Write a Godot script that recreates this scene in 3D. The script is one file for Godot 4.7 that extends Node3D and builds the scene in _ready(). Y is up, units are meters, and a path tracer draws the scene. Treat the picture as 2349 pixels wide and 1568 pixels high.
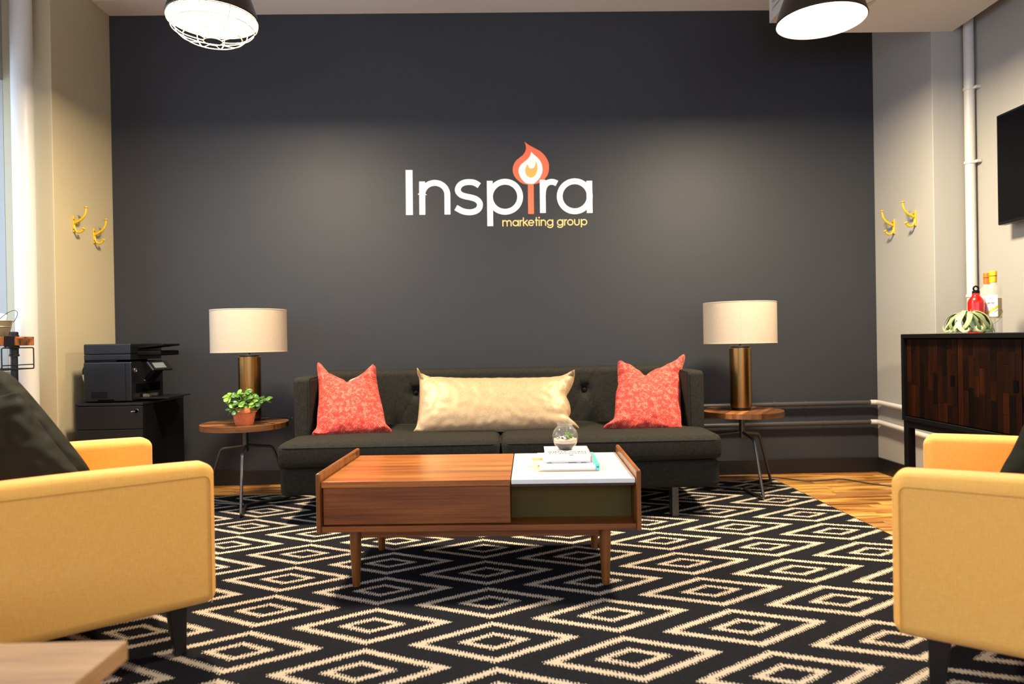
extends Node3D
# A lounge corner with a dark feature wall, built from meshes computed here. Units are metres, y is up, the feature wall lies in z = 0.

const EYE_HEIGHT := 0.95
const EYE_DEPTH := 4.7513
const RUG_TOP := 0.012

var M := {}
var rng := RandomNumberGenerator.new()


# ---------------------------------------------------------------- mesh collector
class Geo:
	var v := PackedVector3Array()
	var n := PackedVector3Array()
	var u := PackedVector2Array()
	var t := PackedInt32Array()

	func vert(p: Vector3, nn: Vector3, uv := Vector2.ZERO) -> int:
		v.append(p); n.append(nn); u.append(uv)
		return v.size() - 1

	func tri(a: int, b: int, c: int) -> void:
		var g := (v[b] - v[a]).cross(v[c] - v[a])
		if g.dot(n[a] + n[b] + n[c]) > 0.0:
			t.append(a); t.append(c); t.append(b)
		else:
			t.append(a); t.append(b); t.append(c)

	func quad(a: int, b: int, c: int, d: int) -> void:
		tri(a, b, c); tri(a, c, d)

	func flat(p: Array, uvs := []) -> void:   # a flat convex polygon, facing by the right-hand rule
		var nn: Vector3 = ((p[1] - p[0]) as Vector3).cross(p[2] - p[0]).normalized()
		var ids := []
		for i in p.size():
			ids.append(vert(p[i], nn, uvs[i] if uvs.size() else Vector2.ZERO))
		for i in range(1, p.size() - 1):
			tri(ids[0], ids[i], ids[i + 1])

	func add(o: Geo, x := Transform3D.IDENTITY) -> void:
		var at := v.size()
		var nb := x.basis.inverse().transposed()
		for i in o.v.size():
			v.append(x * o.v[i]); n.append((nb * o.n[i]).normalized()); u.append(o.u[i])
		var flip := x.basis.determinant() < 0.0
		for i in range(0, o.t.size(), 3):
			t.append(at + o.t[i])
			t.append(at + o.t[i + (2 if flip else 1)])
			t.append(at + o.t[i + (1 if flip else 2)])

	func deform(f: Callable) -> Geo:   # move every vertex, then find new smooth normals
		for i in v.size():
			v[i] = f.call(v[i])
		return smooth()

	func smooth() -> Geo:
		var acc := {}
		for i in range(0, t.size(), 3):
			var a := v[t[i]]; var b := v[t[i + 1]]; var c := v[t[i + 2]]
			var g := (c - a).cross(b - a)
			for p in [a, b, c]:
				var k := Vector3i((p * 20000.0).round())
				acc[k] = acc.get(k, Vector3.ZERO) + g
		for i in v.size():
			var k := Vector3i((v[i] * 20000.0).round())
			var g: Vector3 = acc.get(k, n[i])
			if g.length() > 1e-14:
				n[i] = g.normalized()
		return self

	func mesh() -> ArrayMesh:
		var a := []
		a.resize(Mesh.ARRAY_MAX)
		a[Mesh.ARRAY_VERTEX] = v; a[Mesh.ARRAY_NORMAL] = n; a[Mesh.ARRAY_TEX_UV] = u; a[Mesh.ARRAY_INDEX] = t
		var m := ArrayMesh.new()
		m.add_surface_from_arrays(Mesh.PRIMITIVE_TRIANGLES, a)
		return m


# a box with rounded edges: size, edge radius, steps per rounding, flat divisions per axis
func rbox(size: Vector3, r: float, seg := 3, div := Vector3i(1, 1, 1), at := Vector3.ZERO) -> Geo:
	var g := Geo.new()
	var h := size / 2.0
	r = minf(r, minf(h.x, minf(h.y, h.z)) * 0.999)
	var lists := []
	for ax in 3:
		var l := []
		for s in range(seg, -1, -1):
			l.append(-(h[ax] - r) - r * tan(PI / 4 * s / seg))
		for d in range(1, div[ax]):
			l.append(lerpf(-(h[ax] - r), h[ax] - r, float(d) / div[ax]))
		for s in range(0, seg + 1):
			l.append((h[ax] - r) + r * tan(PI / 4 * s / seg))
		lists.append(l)
	for ax in 3:
		var a := (ax + 1) % 3
		var b := (ax + 2) % 3
		for sgn in [-1.0, 1.0]:
			var rows := []
			for pa in lists[a]:
				var row := []
				for pb in lists[b]:
					var p := Vector3.ZERO
					p[ax] = sgn * h[ax]; p[a] = pa; p[b] = pb
					var inner := p.clamp(-(h - Vector3.ONE * r), h - Vector3.ONE * r)
					var d := (p - inner).normalized()
					var uv := Vector2(p[0] if ax != 0 else p[2], p[1] if ax != 1 else p[2])
					row.append(g.vert(inner + d * r + at, d, uv))
				rows.append(row)
			for i in rows.size() - 1:
				for j in rows[0].size() - 1:
					g.quad(rows[i][j], rows[i + 1][j], rows[i + 1][j + 1], rows[i][j + 1])
	return g


func box(size: Vector3, at := Vector3.ZERO, bevel := 0.0015) -> Geo:
	return rbox(size, bevel, 1, Vector3i(1, 1, 1), at)


# box between two corners
func bx(lo: Vector3, hi: Vector3, bevel := 0.0015, seg := 1) -> Geo:
	return rbox(hi - lo, bevel, seg, Vector3i(1, 1, 1), (lo + hi) / 2.0)


# a profile of (radius, height) turned about the y axis
func lathe(profile: Array, segs := 40, at := Vector3.ZERO, sharp := 0.6) -> Geo:
	var g := Geo.new()
	var rings := []
	for i in profile.size() - 1:
		var p: Vector2 = profile[i]
		var q: Vector2 = profile[i + 1]
		var d := (q - p)
		if d.length() < 1e-7:
			continue
		d = d.normalized()
		var nn := Vector2(d.y, -d.x)
		var n0 := nn
		var n1 := nn
		if i > 0:
			var e := ((p - profile[i - 1]) as Vector2).normalized()
			var m := Vector2(e.y, -e.x)
			if m.dot(nn) > cos(sharp): n0 = (m + nn).normalized()
		if i < profile.size() - 2:
			var e := ((profile[i + 2] - q) as Vector2).normalized()
			var m := Vector2(e.y, -e.x)
			if m.dot(nn) > cos(sharp): n1 = (m + nn).normalized()
		rings = [[p, n0], [q, n1]]
		var base := []
		for k in 2:
			var row := []
			for s in segs + 1:
				var a := TAU * s / segs
				var dir := Vector3(cos(a), 0, sin(a))
				var pp: Vector2 = rings[k][0]
				var n2: Vector2 = rings[k][1]
				row.append(g.vert(at + dir * pp.x + Vector3(0, pp.y, 0), (dir * n2.x + Vector3(0, n2.y, 0)).normalized(), Vector2(float(s) / segs, pp.y)))
			base.append(row)
		for s in segs:
			var va: int = base[0][s]; var vb: int = base[0][s + 1]; var vc: int = base[1][s + 1]; var vd: int = base[1][s]
			if p.x > 1e-6: g.tri(va, vb, vc)
			if q.x > 1e-6: g.tri(va, vc, vd)
			if p.x <= 1e-6 and q.x > 1e-6: g.tri(va, vc, vd)
	return g


func circle(r: float, k: int, from := 0.0) -> Array:
	var o := []
	for i in k: o.append(Vector2(cos(from + TAU * i / k), sin(from + TAU * i / k)) * r)
	return o


# a tube along points; radius is a number or a list; flat squeezes it along its own normal
func tube(path: Array, radius, segs := 10, closed := false, squeeze := 1.0, side := Vector3.ZERO) -> Geo:
	var g := Geo.new()
	var cnt := path.size()
	var rows := []
	var up := side
	for i in cnt:
		var a: Vector3 = path[(i - 1 + cnt) % cnt] if (closed or i > 0) else path[i]
		var b: Vector3 = path[(i + 1) % cnt] if (closed or i < cnt - 1) else path[i]
		var tan_ := (b - a).normalized()
		if up == Vector3.ZERO:
			up = Vector3.UP if absf(tan_.y) < 0.9 else Vector3.RIGHT
		up = (up - tan_ * up.dot(tan_))
		up = up.normalized() if up.length() > 1e-5 else tan_.cross(Vector3.RIGHT).normalized()
		var sd := tan_.cross(up)
		var r: float = radius[i] if radius is Array else radius
		var row := []
		for s in segs + 1:
			var an := TAU * s / segs
			var d := up * cos(an) * squeeze + sd * sin(an)
			var nn := (up * cos(an) / maxf(squeeze, 0.02) + sd * sin(an)).normalized()
			row.append(g.vert(path[i] + d * r, nn, Vector2(float(s) / segs, float(i))))
		rows.append(row)
	for i in (cnt if closed else cnt - 1):
		for s in segs:
			g.quad(rows[i][s], rows[i][s + 1], rows[(i + 1) % cnt][s + 1], rows[(i + 1) % cnt][s])
	if not closed:
		for e in [0, cnt - 1]:
			var out: Vector3 = (path[0] - path[1]).normalized() if e == 0 else (path[cnt - 1] - path[cnt - 2]).normalized()
			var c := g.vert(path[e], out)
			var ring := []
			for s in segs + 1: ring.append(g.vert(g.v[rows[e][s]], out))
			for s in segs: g.tri(c, ring[s], ring[s + 1])
	return g


func bend(path: Array, r := 0.03, k := 5) -> Array:   # rounds the corners of a polyline
	var o := [path[0]]
	for i in range(1, path.size() - 1):
		var p: Vector3 = path[i]
		var a: Vector3 = path[i - 1] - p
		var b: Vector3 = path[i + 1] - p
		var ra := minf(r, a.length() * 0.49)
		var rb := minf(r, b.length() * 0.49)
		var s := p + a.normalized() * ra
		var e := p + b.normalized() * rb
		for j in k + 1:
			var f := float(j) / k
			o.append(s.lerp(p, f).lerp(p.lerp(e, f), f))
	o.append(path[-1])
	return o


func spline(pts: Array, k := 6) -> Array:   # Catmull-Rom through Vector3 or Vector2 points
	var o := []
	for i in pts.size() - 1:
		var a = pts[maxi(i - 1, 0)]; var b = pts[i]; var c = pts[i + 1]; var d = pts[mini(i + 2, pts.size() - 1)]
		for j in k:
			o.append(b.cubic_interpolate(c, a, d, float(j) / k))
	o.append(pts[-1])
	return o


# extrude a polygon in the x-y plane from z0 to z1
func prism(poly: PackedVector2Array, z0: float, z1: float) -> Geo:
	var g := Geo.new()
	if Geometry2D.is_polygon_clockwise(poly): poly.reverse()
	var ids := Geometry2D.triangulate_polygon(poly)
	for z in [z0, z1]:
		var nn := Vector3(0, 0, 1 if z == z1 else -1)
		var at := g.v.size()
		for p in poly: g.vert(Vector3(p.x, p.y, z), nn, p)
		for i in range(0, ids.size(), 3): g.tri(at + ids[i], at + ids[i + 1], at + ids[i + 2])
	for i in poly.size():
		var a := poly[i]
		var b := poly[(i + 1) % poly.size()]
		var d := (b - a).normalized()
		var nn := Vector3(d.y, -d.x, 0)
		g.quad(g.vert(Vector3(a.x, a.y, z0), nn, Vector2(a.x, z0)), g.vert(Vector3(b.x, b.y, z0), nn, Vector2(b.x, z0)), g.vert(Vector3(b.x, b.y, z1), nn, Vector2(b.x, z1)), g.vert(Vector3(a.x, a.y, z1), nn, Vector2(a.x, z1)))
	return g


# a raised stroke of even width along a 2D polyline, lying in the x-y plane
func stroke(path: Array, w: float, depth := 0.002) -> Geo:
	var g := Geo.new()
	var lft := []
	var rgt := []
	var cnt := path.size()
	var loop: bool = (path[0] - path[cnt - 1]).length() < 1e-5
	for i in cnt:
		var a: Vector2 = path[i - 1] if i > 0 else (path[cnt - 2] if loop else path[0] * 2.0 - path[1])
		var b: Vector2 = path[i + 1] if i < cnt - 1 else (path[1] if loop else path[i] * 2.0 - path[i - 1])
		var d0: Vector2 = (path[i] - a).normalized()
		var d1: Vector2 = (b - path[i]).normalized()
		var m := (d0.orthogonal() + d1.orthogonal()).normalized()
		var k := minf(1.0 / maxf(m.dot(d0.orthogonal()), 0.4), 1.6)
		lft.append(path[i] + m * w / 2 * k)
		rgt.append(path[i] - m * w / 2 * k)
	for i in cnt - 1:
		var q := [lft[i], rgt[i], rgt[i + 1], lft[i + 1]]
		var f := []
		for p in q: f.append(g.vert(Vector3(p.x, p.y, depth), Vector3(0, 0, 1)))
		g.quad(f[0], f[1], f[2], f[3])
		for e in [[q[0], q[3], 1.0], [q[1], q[2], -1.0]]:
			var d: Vector2 = (e[1] - e[0]).normalized()
			var nn: Vector2 = d.orthogonal() * e[2]
			var n3 := Vector3(nn.x, nn.y, 0)
			g.quad(g.vert(Vector3(e[0].x, e[0].y, 0), n3), g.vert(Vector3(e[1].x, e[1].y, 0), n3), g.vert(Vector3(e[1].x, e[1].y, depth), n3), g.vert(Vector3(e[0].x, e[0].y, depth), n3))
	return g


func arc(c: Vector2, rx: float, ry: float, a0: float, a1: float, k := 24) -> Array:
	var o := []
	for i in k + 1:
		var a := deg_to_rad(lerpf(a0, a1, float(i) / k))
		o.append(c + Vector2(cos(a) * rx, sin(a) * ry))
	return o


# a stuffed shape: an outline in the x-y plane, full in the middle; side 1 = front skin, -1 = back skin
func puff(outline: Array, thick: float, side: float, rings := 14, wrinkle := 0.0, notch := -1.0, seed_ := 1, spread := 0.0) -> Geo:
	var g := Geo.new()
	var noise := FastNoiseLite.new()
	noise.seed = seed_; noise.frequency = 4.2; noise.fractal_octaves = 1
	var lo := Vector2(9, 9)
	var hi := Vector2(-9, -9)
	for p in outline:
		lo = lo.min(p); hi = hi.max(p)
	var c := Vector2((lo.x + hi.x) / 2, lerpf(lo.y, hi.y, 0.45))
	var k := outline.size()
	var reach: float = spread if spread > 0.0 else minf(hi.x - lo.x, hi.y - lo.y) * 0.5
	var size_ := hi - lo
	var flat_ := PackedVector2Array()
	var z := PackedFloat32Array()
	for r in rings + 1:
		var s := lerpf(float(r) / rings, sin(PI / 2 * r / rings), 0.6)
		for i in k:
			var p: Vector2 = c + (outline[i] - c) * s
			flat_.append(p)
			if r == rings or r == 0 and i > 0:
				z.append(0.0 if r else z[0])
				continue
			# share of the way between the outline's edges, across and up
			var l := -9.0; var rr := 9.0; var dn := -9.0; var up := 9.0
			for q in k:
				var a: Vector2 = outline[q]
				var b: Vector2 = outline[(q + 1) % k]
				if (a.y > p.y) != (b.y > p.y):
					var x := a.x + (b.x - a.x) * (p.y - a.y) / (b.y - a.y) - p.x
					if x <= 0.0: l = maxf(l, x)
					else: rr = minf(rr, x)
				if (a.x > p.x) != (b.x > p.x):
					var y := a.y + (b.y - a.y) * (p.x - a.x) / (b.x - a.x) - p.y
					if y <= 0.0: dn = maxf(dn, y)
					else: up = minf(up, y)
			var fx := clampf(-4.0 * l * rr / pow(rr - l, 2), 0.0, 1.0)
			var fy := clampf(-4.0 * dn * up / pow(up - dn, 2), 0.0, 1.0)
			fx = 1.0 - pow(1.0 - fx, maxf(1.0, 1.25 * size_.x / reach / 2.0))
			fy = 1.0 - pow(1.0 - fy, maxf(1.0, 1.25 * size_.y / reach / 2.0))
			z.append(thick * pow(maxf(fx * fy, 0.0), 0.5))
	for at in flat_.size():
		var p := flat_[at]
		var zz := z[at]
		if notch > -0.5:
			var v := smoothstep(lo.y + (hi.y - lo.y) * 0.4, hi.y, p.y)
			zz *= 1.0 - 0.7 * v * exp(-pow((p.x - notch) / 0.05, 2))
		var s := float(at / k) / rings
		zz += wrinkle * noise.get_noise_2d(p.x * 4.0, p.y * 4.0) * (0.35 + 0.65 * pow(s, 3.0)) * (1.0 - pow(s, 12.0))
		g.vert(Vector3(p.x, p.y, zz * side), Vector3(0, 0, side), p)
	for r in rings:
		for i in k:
			var a := r * k + i
			var b := r * k + (i + 1) % k
			if r > 0: g.tri(a, b, b + k)
			g.tri(a, b + k, a + k)
	return g.smooth()


func loop2(flat: Array, k := 3) -> Array:   # closed smooth outline from x, y, x, y, ...
	var p := []
	for i in range(0, flat.size(), 2): p.append(Vector2(flat[i], flat[i + 1]))
	var o := []
	var n_ := p.size()
	for i in n_:
		for j in k:
			o.append((p[i] as Vector2).cubic_interpolate(p[(i + 1) % n_], p[(i - 1 + n_) % n_], p[(i + 2) % n_], float(j) / k))
	return o


func evened(loop: Array, step: float) -> Array:   # the same outline with points at even distances
	var o := []
	var left := 0.0
	for i in loop.size():
		var a: Vector2 = loop[i]
		var b: Vector2 = loop[(i + 1) % loop.size()]
		var d := a.distance_to(b)
		while left < d:
			o.append(a.lerp(b, left / d))
			left += step
		left -= d
	return o


# ---------------------------------------------------------------- scene tree
var used := {}

func numbered(called: String) -> String:
	var k: int = used.get(called, 0)
	used[called] = k + 1
	return called if k == 0 else "%s_%03d" % [called, k]


func tag(o: Node, label: String, category: String, group := "", kind := "") -> Node:
	o.set_meta("label", label)
	o.set_meta("category", category)
	if group: o.set_meta("group", group)
	if kind: o.set_meta("kind", kind)
	return o


func thing(called: String, label: String, category: String, at := Vector3.ZERO, turn := 0.0, group := "") -> Node3D:
	var o := Node3D.new()
	o.name = numbered(called)
	add_child(o)
	o.position = at
	o.rotation.y = turn
	tag(o, label, category, group)
	return o


func part(parent: Node, called: String, g, m: Material, label := "") -> MeshInstance3D:
	var o := MeshInstance3D.new()
	o.name = called
	o.mesh = g.mesh() if g is Geo else g
	o.material_override = m
	parent.add_child(o, true)
	if label: o.set_meta("label", label)
	return o


func solo(called: String, g, m: Material, label: String, category: String, at := Vector3.ZERO, group := "") -> MeshInstance3D:
	var o := MeshInstance3D.new()
	o.name = numbered(called)
	o.mesh = g.mesh() if g is Geo else g
	o.material_override = m
	o.position = at
	add_child(o)
	tag(o, label, category, group)
	return o


func struct(called: String, g: Geo, m: Material, label: String, category: String) -> MeshInstance3D:
	var o := solo(called, g, m, label, category)
	o.set_meta("kind", "structure")
	return o


# ---------------------------------------------------------------- textures and materials
func grain(w: int, h: int, sx: float, sy: float, freq: float, seed_: int, octaves := 3) -> PackedByteArray:
	var f := FastNoiseLite.new()
	f.seed = seed_; f.frequency = freq; f.fractal_octaves = octaves
	f.noise_type = FastNoiseLite.TYPE_SIMPLEX_SMOOTH
	var im := f.get_image(maxi(2, int(w * sx)), maxi(2, int(h * sy)))
	im.convert(Image.FORMAT_L8)
	im.resize(w, h, Image.INTERPOLATE_CUBIC)
	return im.get_data()


func white(w: int, h: int, seed_: int) -> PackedByteArray:
	var f := FastNoiseLite.new()
	f.seed = seed_; f.noise_type = FastNoiseLite.TYPE_VALUE; f.frequency = 0.97; f.fractal_type = FastNoiseLite.FRACTAL_NONE
	var im := f.get_image(w, h)
	im.convert(Image.FORMAT_L8)
	return im.get_data()


func ramp(w: int, h: int, layers: Array, stops: Array) -> ImageTexture:
	var lut := PackedByteArray()
	for i in 256:
		var f := i / 255.0
		var c: Color = stops[0][1]
		for k in stops.size() - 1:
			if f >= stops[k][0]:
				c = (stops[k][1] as Color).lerp(stops[k + 1][1], clampf((f - stops[k][0]) / (stops[k + 1][0] - stops[k][0]), 0, 1))
		lut.append(int(c.r * 255)); lut.append(int(c.g * 255)); lut.append(int(c.b * 255))
	var out := PackedByteArray()
	out.resize(w * h * 3)
	var a: PackedByteArray = layers[0][0]
	var wa := int(layers[0][1] * 256)
	var b: PackedByteArray = layers[1][0]
	var wb := int(layers[1][1] * 256)
	var c3: PackedByteArray = layers[2][0] if layers.size() > 2 else a
	var wc := int(layers[2][1] * 256) if layers.size() > 2 else 0
	var o := 0
	for i in w * h:
		var k := clampi((a[i] * wa + b[i] * wb + c3[i] * wc) >> 8, 0, 255) * 3
		out[o] = lut[k]; out[o + 1] = lut[k + 1]; out[o + 2] = lut[k + 2]
		o += 3
	return ImageTexture.create_from_image(Image.create_from_data(w, h, false, Image.FORMAT_RGB8, out))


func turned(tx: ImageTexture) -> ImageTexture:
	var im := tx.get_image().duplicate()
	im.rotate_90(CLOCKWISE)
	return ImageTexture.create_from_image(im)


func rgb(r: int, g: int, b: int) -> Color:
	return Color8(r, g, b)


func mat(called: String, c: Color, rough: float, o := {}) -> StandardMaterial3D:
	var m := StandardMaterial3D.new()
	m.resource_name = called
	m.albedo_color = c
	m.roughness = rough
	m.metallic = o.get("metal", 0.0)
	m.metallic_specular = o.get("spec", 0.5)
	if o.has("tex"):
		m.albedo_texture = o.tex
		var s = o.get("tile", Vector3.ONE)
		if s is float: s = Vector3.ONE * s
		m.uv1_scale = Vector3(1.0 / s.x, 1.0 / s.y, 1.0 / s.z)
		m.uv1_triplanar = o.get("tri", true)
		m.uv1_offset = o.get("off", Vector3.ZERO)
		m.uv1_triplanar_sharpness = 8.0
	if o.has("bump"):
		m.heightmap_enabled = true
		m.heightmap_texture = o.bump
		m.heightmap_scale = o.get("bump_cm", 0.1)
		if not o.has("tex"):
			var s = o.get("tile", 1.0)
			if s is float: s = Vector3.ONE * s
			m.uv1_scale = Vector3(1.0 / s.x, 1.0 / s.y, 1.0 / s.z)
			m.uv1_triplanar = true
	if o.has("rim"):
		m.rim_enabled = true; m.rim = o.rim; m.rim_tint = 0.6
	if o.has("coat"):
		m.clearcoat_enabled = true; m.clearcoat = o.coat; m.clearcoat_roughness = o.get("coat_rough", 0.2)
	if o.has("back"):
		m.backlight_enabled = true; m.backlight = o.back
	if o.has("emit"):
		m.emission_enabled = true; m.emission = o.emit; m.emission_energy_multiplier = o.get("glow", 1.0)
	if o.has("aniso"):
		m.anisotropy_enabled = true; m.anisotropy = o.aniso
	M[called] = m
	return m


func weave(dark: Color, light: Color, seed_: int, slub := 0.3) -> ImageTexture:   # plain-woven cloth with slubs, 512 x 512
	var a := grain(512, 512, 0.05, 1.0, 0.35, seed_, 2)
	var b := grain(512, 512, 1.0, 0.05, 0.35, seed_ + 1, 2)
	var w := white(512, 512, seed_ + 2)
	return ramp(512, 512, [[a, slub], [b, slub], [w, 1.0 - 2.0 * slub]], [[0.15, dark], [0.85, light]])


func wood(stops: Array, seed_: int, w := 1024, h := 512) -> ImageTexture:   # grain runs along u
	var a := grain(w, h, 0.06, 0.5, 0.03, seed_, 4)
	var b := grain(w, h, 0.02, 1.0, 0.16, seed_ + 3, 3)
	var c := grain(w, h, 0.1, 1.0, 0.45, seed_ + 5, 2)
	return ramp(w, h, [[a, 0.5], [b, 0.34], [c, 0.16]], stops)


func rug_picture() -> ImageTexture:   # two columns and one row of the trellis: diamonds in diamonds with sawtooth edges
	var w := 1024
	var h := 416
	var out := PackedByteArray()
	out.resize(w * h * 3)
	var wn := white(w, h, 71)
	var r := RandomNumberGenerator.new()
	r.seed = 5
	var jag := PackedFloat32Array()
	for i in w / 6 + 2:
		jag.append((0.014 if i % 2 == 0 else -0.014) + r.randf_range(-0.011, 0.011))
	var o := 0
	for y in h:
		var dj := float(y) / h
		for x in w:
			var di := 2.0 * x / w
			var j: float = jag[x / 6]
			var best := 9.0
			var yy := dj + j
			var d0 := minf(di, 2.0 - di) / 0.675 + minf(absf(yy), absf(1.0 - yy)) / 0.455
			var d1 := absf(di - 1.0) / 0.675 + absf(yy - 0.5) / 0.455
			best = minf(d0, d1)
			var k := wn[y * w + x] / 255.0
			if (best < 1.0 and best > 0.80) or (best < 0.43 and best > 0.275):
				out[o] = int(168 + 40 * k); out[o + 1] = int(154 + 38 * k); out[o + 2] = int(134 + 36 * k)
			else:
				out[o] = int(14 + 36 * k); out[o + 1] = int(14 + 36 * k); out[o + 2] = int(17 + 37 * k)
			o += 3
	return ImageTexture.create_from_image(Image.create_from_data(w, h, false, Image.FORMAT_RGB8, out))


func lattice_picture() -> ImageTexture:   # red cloth with a small, patchily faded lozenge weave; 24 lozenges a side
	var w := 768
	var out := PackedByteArray()
	out.resize(w * w * 3)
	var fade := grain(w, w, 0.25, 0.25, 0.035, 31, 3)
	var patch := grain(w, w, 0.25, 0.25, 0.10, 37, 2)
	var wn := white(w, w, 33)
	var o := 0
	for y in w:
		for x in w:
			var fx := fposmod(x / 32.0, 1.0) - 0.5
			var fy := fposmod(y / 32.0, 1.0) - 0.5
			var d := absf(fx) + absf(fy)
			var ring := 0.0
			if d > 0.40: ring = 1.0 if d < 0.60 else 0.1
			elif d < 0.09: ring = 0.35
			elif d > 0.30: ring = -0.25
			var i := y * w + x
			var s := clampf((fade[i] * 0.5 + patch[i] * 0.5) / 255.0 * 3.0 - 1.1, 0.08, 1.0)
			var k := ring * s * 0.60 + 0.15 * (wn[i] / 255.0 - 0.5) + 0.05 * s
			var c := Color8(186, 45, 32).lerp(Color8(252, 214, 186), clampf(k, 0, 1)) if k >= 0 else Color8(186, 45, 32).darkened(clampf(-k, 0, 1))
			out[o] = int(c.r * 255); out[o + 1] = int(c.g * 255); out[o + 2] = int(c.b * 255)
			o += 3
	return ImageTexture.create_from_image(Image.create_from_data(w, w, false, Image.FORMAT_RGB8, out))


func materials() -> void:
	var plaster := ImageTexture.create_from_image(Image.create_from_data(512, 512, false, Image.FORMAT_L8, grain(512, 512, 1, 1, 0.02, 3, 4)))
	mat("dark_paint", rgb(48, 49, 52), 0.55, {"bump": plaster, "bump_cm": 0.03, "tile": 0.9, "spec": 0.4})
	mat("white_paint", rgb(162, 158, 150), 0.6, {"bump": plaster, "bump_cm": 0.02, "tile": 0.8})
	mat("ceiling_paint", rgb(224, 219, 208), 0.7)
	mat("cream_paint", rgb(180, 166, 134), 0.6, {"bump": plaster, "bump_cm": 0.02, "tile": 0.8})
	mat("gloss_white", rgb(200, 196, 188), 0.4)
	mat("dark_pipe", rgb(62, 60, 60), 0.4)
	mat("black_trim", rgb(22, 21, 22), 0.4)
	mat("decal_white", rgb(245, 243, 242), 0.5)
	mat("decal_orange", rgb(246, 110, 72), 0.5)
	mat("decal_yellow", rgb(250, 176, 84), 0.5)
	mat("decal_sand", rgb(246, 208, 128), 0.5)
	mat("hook_yellow", rgb(210, 168, 10), 0.35, {"coat": 0.4})
	mat("dark_hole", rgb(9, 8, 8), 0.9, {"spec": 0.1})
	# floor boards: one streaky acacia picture, laid with eight offsets and tones
	var acacia := wood([[0.26, rgb(92, 52, 16)], [0.40, rgb(176, 118, 50)], [0.52, rgb(214, 160, 84)], [0.75, rgb(232, 186, 112)]], 41)
	for i in 8:
		var k: float = [1.0, 0.93, 1.05, 0.84, 0.98, 1.08, 0.9, 0.78][i]
		mat("board_%d" % i, Color(k, k * [1.0, 0.97, 1.0, 0.94, 1.0, 0.98, 0.97, 0.92][i], k * 0.95), 0.38, {"tex": acacia, "tile": Vector3(1.3, 0.65, 0.65), "off": Vector3(i * 0.37, i * 0.21, i * 0.13)})
	var walnut := wood([[0.2, rgb(86, 45, 15)], [0.42, rgb(120, 68, 25)], [0.58, rgb(136, 81, 32)], [0.8, rgb(160, 102, 46)]], 53)
	mat("walnut", Color(1.0, 0.91, 0.78), 0.4, {"tex": walnut, "tile": Vector3(1.5, 0.65, 0.65), "off": Vector3(0.5, 0.3, 0.5), "coat": 0.15})
	mat("walnut_up", Color(1.0, 0.98, 0.96), 0.38, {"tex": turned(walnut), "tile": Vector3(0.5, 1.5, 0.5), "coat": 0.25})
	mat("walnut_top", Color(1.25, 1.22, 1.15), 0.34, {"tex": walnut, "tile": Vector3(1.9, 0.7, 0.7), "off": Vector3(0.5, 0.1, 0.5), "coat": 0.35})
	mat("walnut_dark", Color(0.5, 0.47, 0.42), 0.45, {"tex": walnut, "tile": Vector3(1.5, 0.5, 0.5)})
	mat("cubby_back", rgb(92, 76, 40), 0.8, {"spec": 0.15})
	mat("white_lacquer", rgb(240, 238, 232), 0.22, {"coat": 0.3})
	for i in 6:
		var k: float = [1.0, 1.25, 0.82, 1.5, 1.1, 0.92][i]
		mat("stave_%d" % i, Color(k * 0.82, k * 0.86, k * 0.96), 0.45, {"tex": walnut, "tile": Vector3(0.9, 0.4, 0.4), "off": Vector3(i * 0.31, i * 0.17, i * 0.23)})
	for i in 6:
		var k: float = [0.18, 0.24, 0.14, 0.3, 0.2, 0.1][i]
		mat("slip_%d" % i, Color(k * 1.15, k * 0.93, k * 0.66), 0.5, {"spec": 0.25, "tex": turned(walnut), "tile": Vector3(0.4, 0.8, 0.4), "off": Vector3(i * 0.31, i * 0.17, i * 0.23)})
	mat("pale_wood", Color(1, 1, 1), 0.5, {"tex": wood([[0.25, rgb(138, 98, 60)], [0.5, rgb(170, 128, 84)], [0.8, rgb(190, 150, 104)]], 67), "tile": Vector3(1.4, 0.6, 0.6)})
	mat("rustic_wood", Color(1, 1, 1), 0.6, {"tex": turned(wood([[0.3, rgb(52, 28, 12)], [0.5, rgb(122, 70, 30)], [0.75, rgb(176, 112, 58)]], 73)), "tile": Vector3(0.25, 0.25, 0.6)})
	# cloth
	mat("mustard", Color(1, 1, 1), 0.8, {"tex": weave(rgb(238, 158, 60), rgb(255, 204, 108), 11, 0.34), "tile": 0.34, "rim": 0.25})
	mat("mustard_seam", rgb(206, 148, 66), 0.85)
	mat("charcoal", Color(1, 1, 1), 0.85, {"tex": weave(rgb(16, 15, 13), rgb(72, 69, 60), 17, 0.27), "tile": 0.4, "spec": 0.2})
	mat("charcoal_seam", rgb(16, 15, 14), 0.9)
	mat("red_print", Color(1, 1, 1), 0.85, {"tex": lattice_picture(), "tile": 0.275, "tri": false, "rim": 0.15})
	mat("cream_cloth", rgb(236, 220, 190), 0.85)
	mat("gold_cloth", Color(1, 1, 1), 0.5, {"tex": weave(rgb(148, 118, 82), rgb(226, 196, 154), 23, 0.36), "tile": Vector3(0.26, 0.26, 1), "tri": false, "metal": 0.22})
	mat("gold_piping", rgb(232, 206, 160), 0.6)
	mat("olive_satin", rgb(32, 32, 23), 0.75, {"spec": 0.25})
	mat("olive_velvet", rgb(26, 28, 20), 0.8, {"spec": 0.2})
	mat("shade_linen", Color(1, 1, 1), 0.9, {"tex": weave(rgb(170, 152, 128), rgb(204, 188, 166), 29, 0.36), "tile": 0.22, "back": Color(0.25, 0.22, 0.18)})
	mat("rug_top", Color(1, 1, 1), 0.95, {"spec": 0.1, "tex": rug_picture(), "tile": Vector3(1, 1, 1), "tri": false})
	mat("rug_edge", rgb(26, 26, 28), 0.95)
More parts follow.
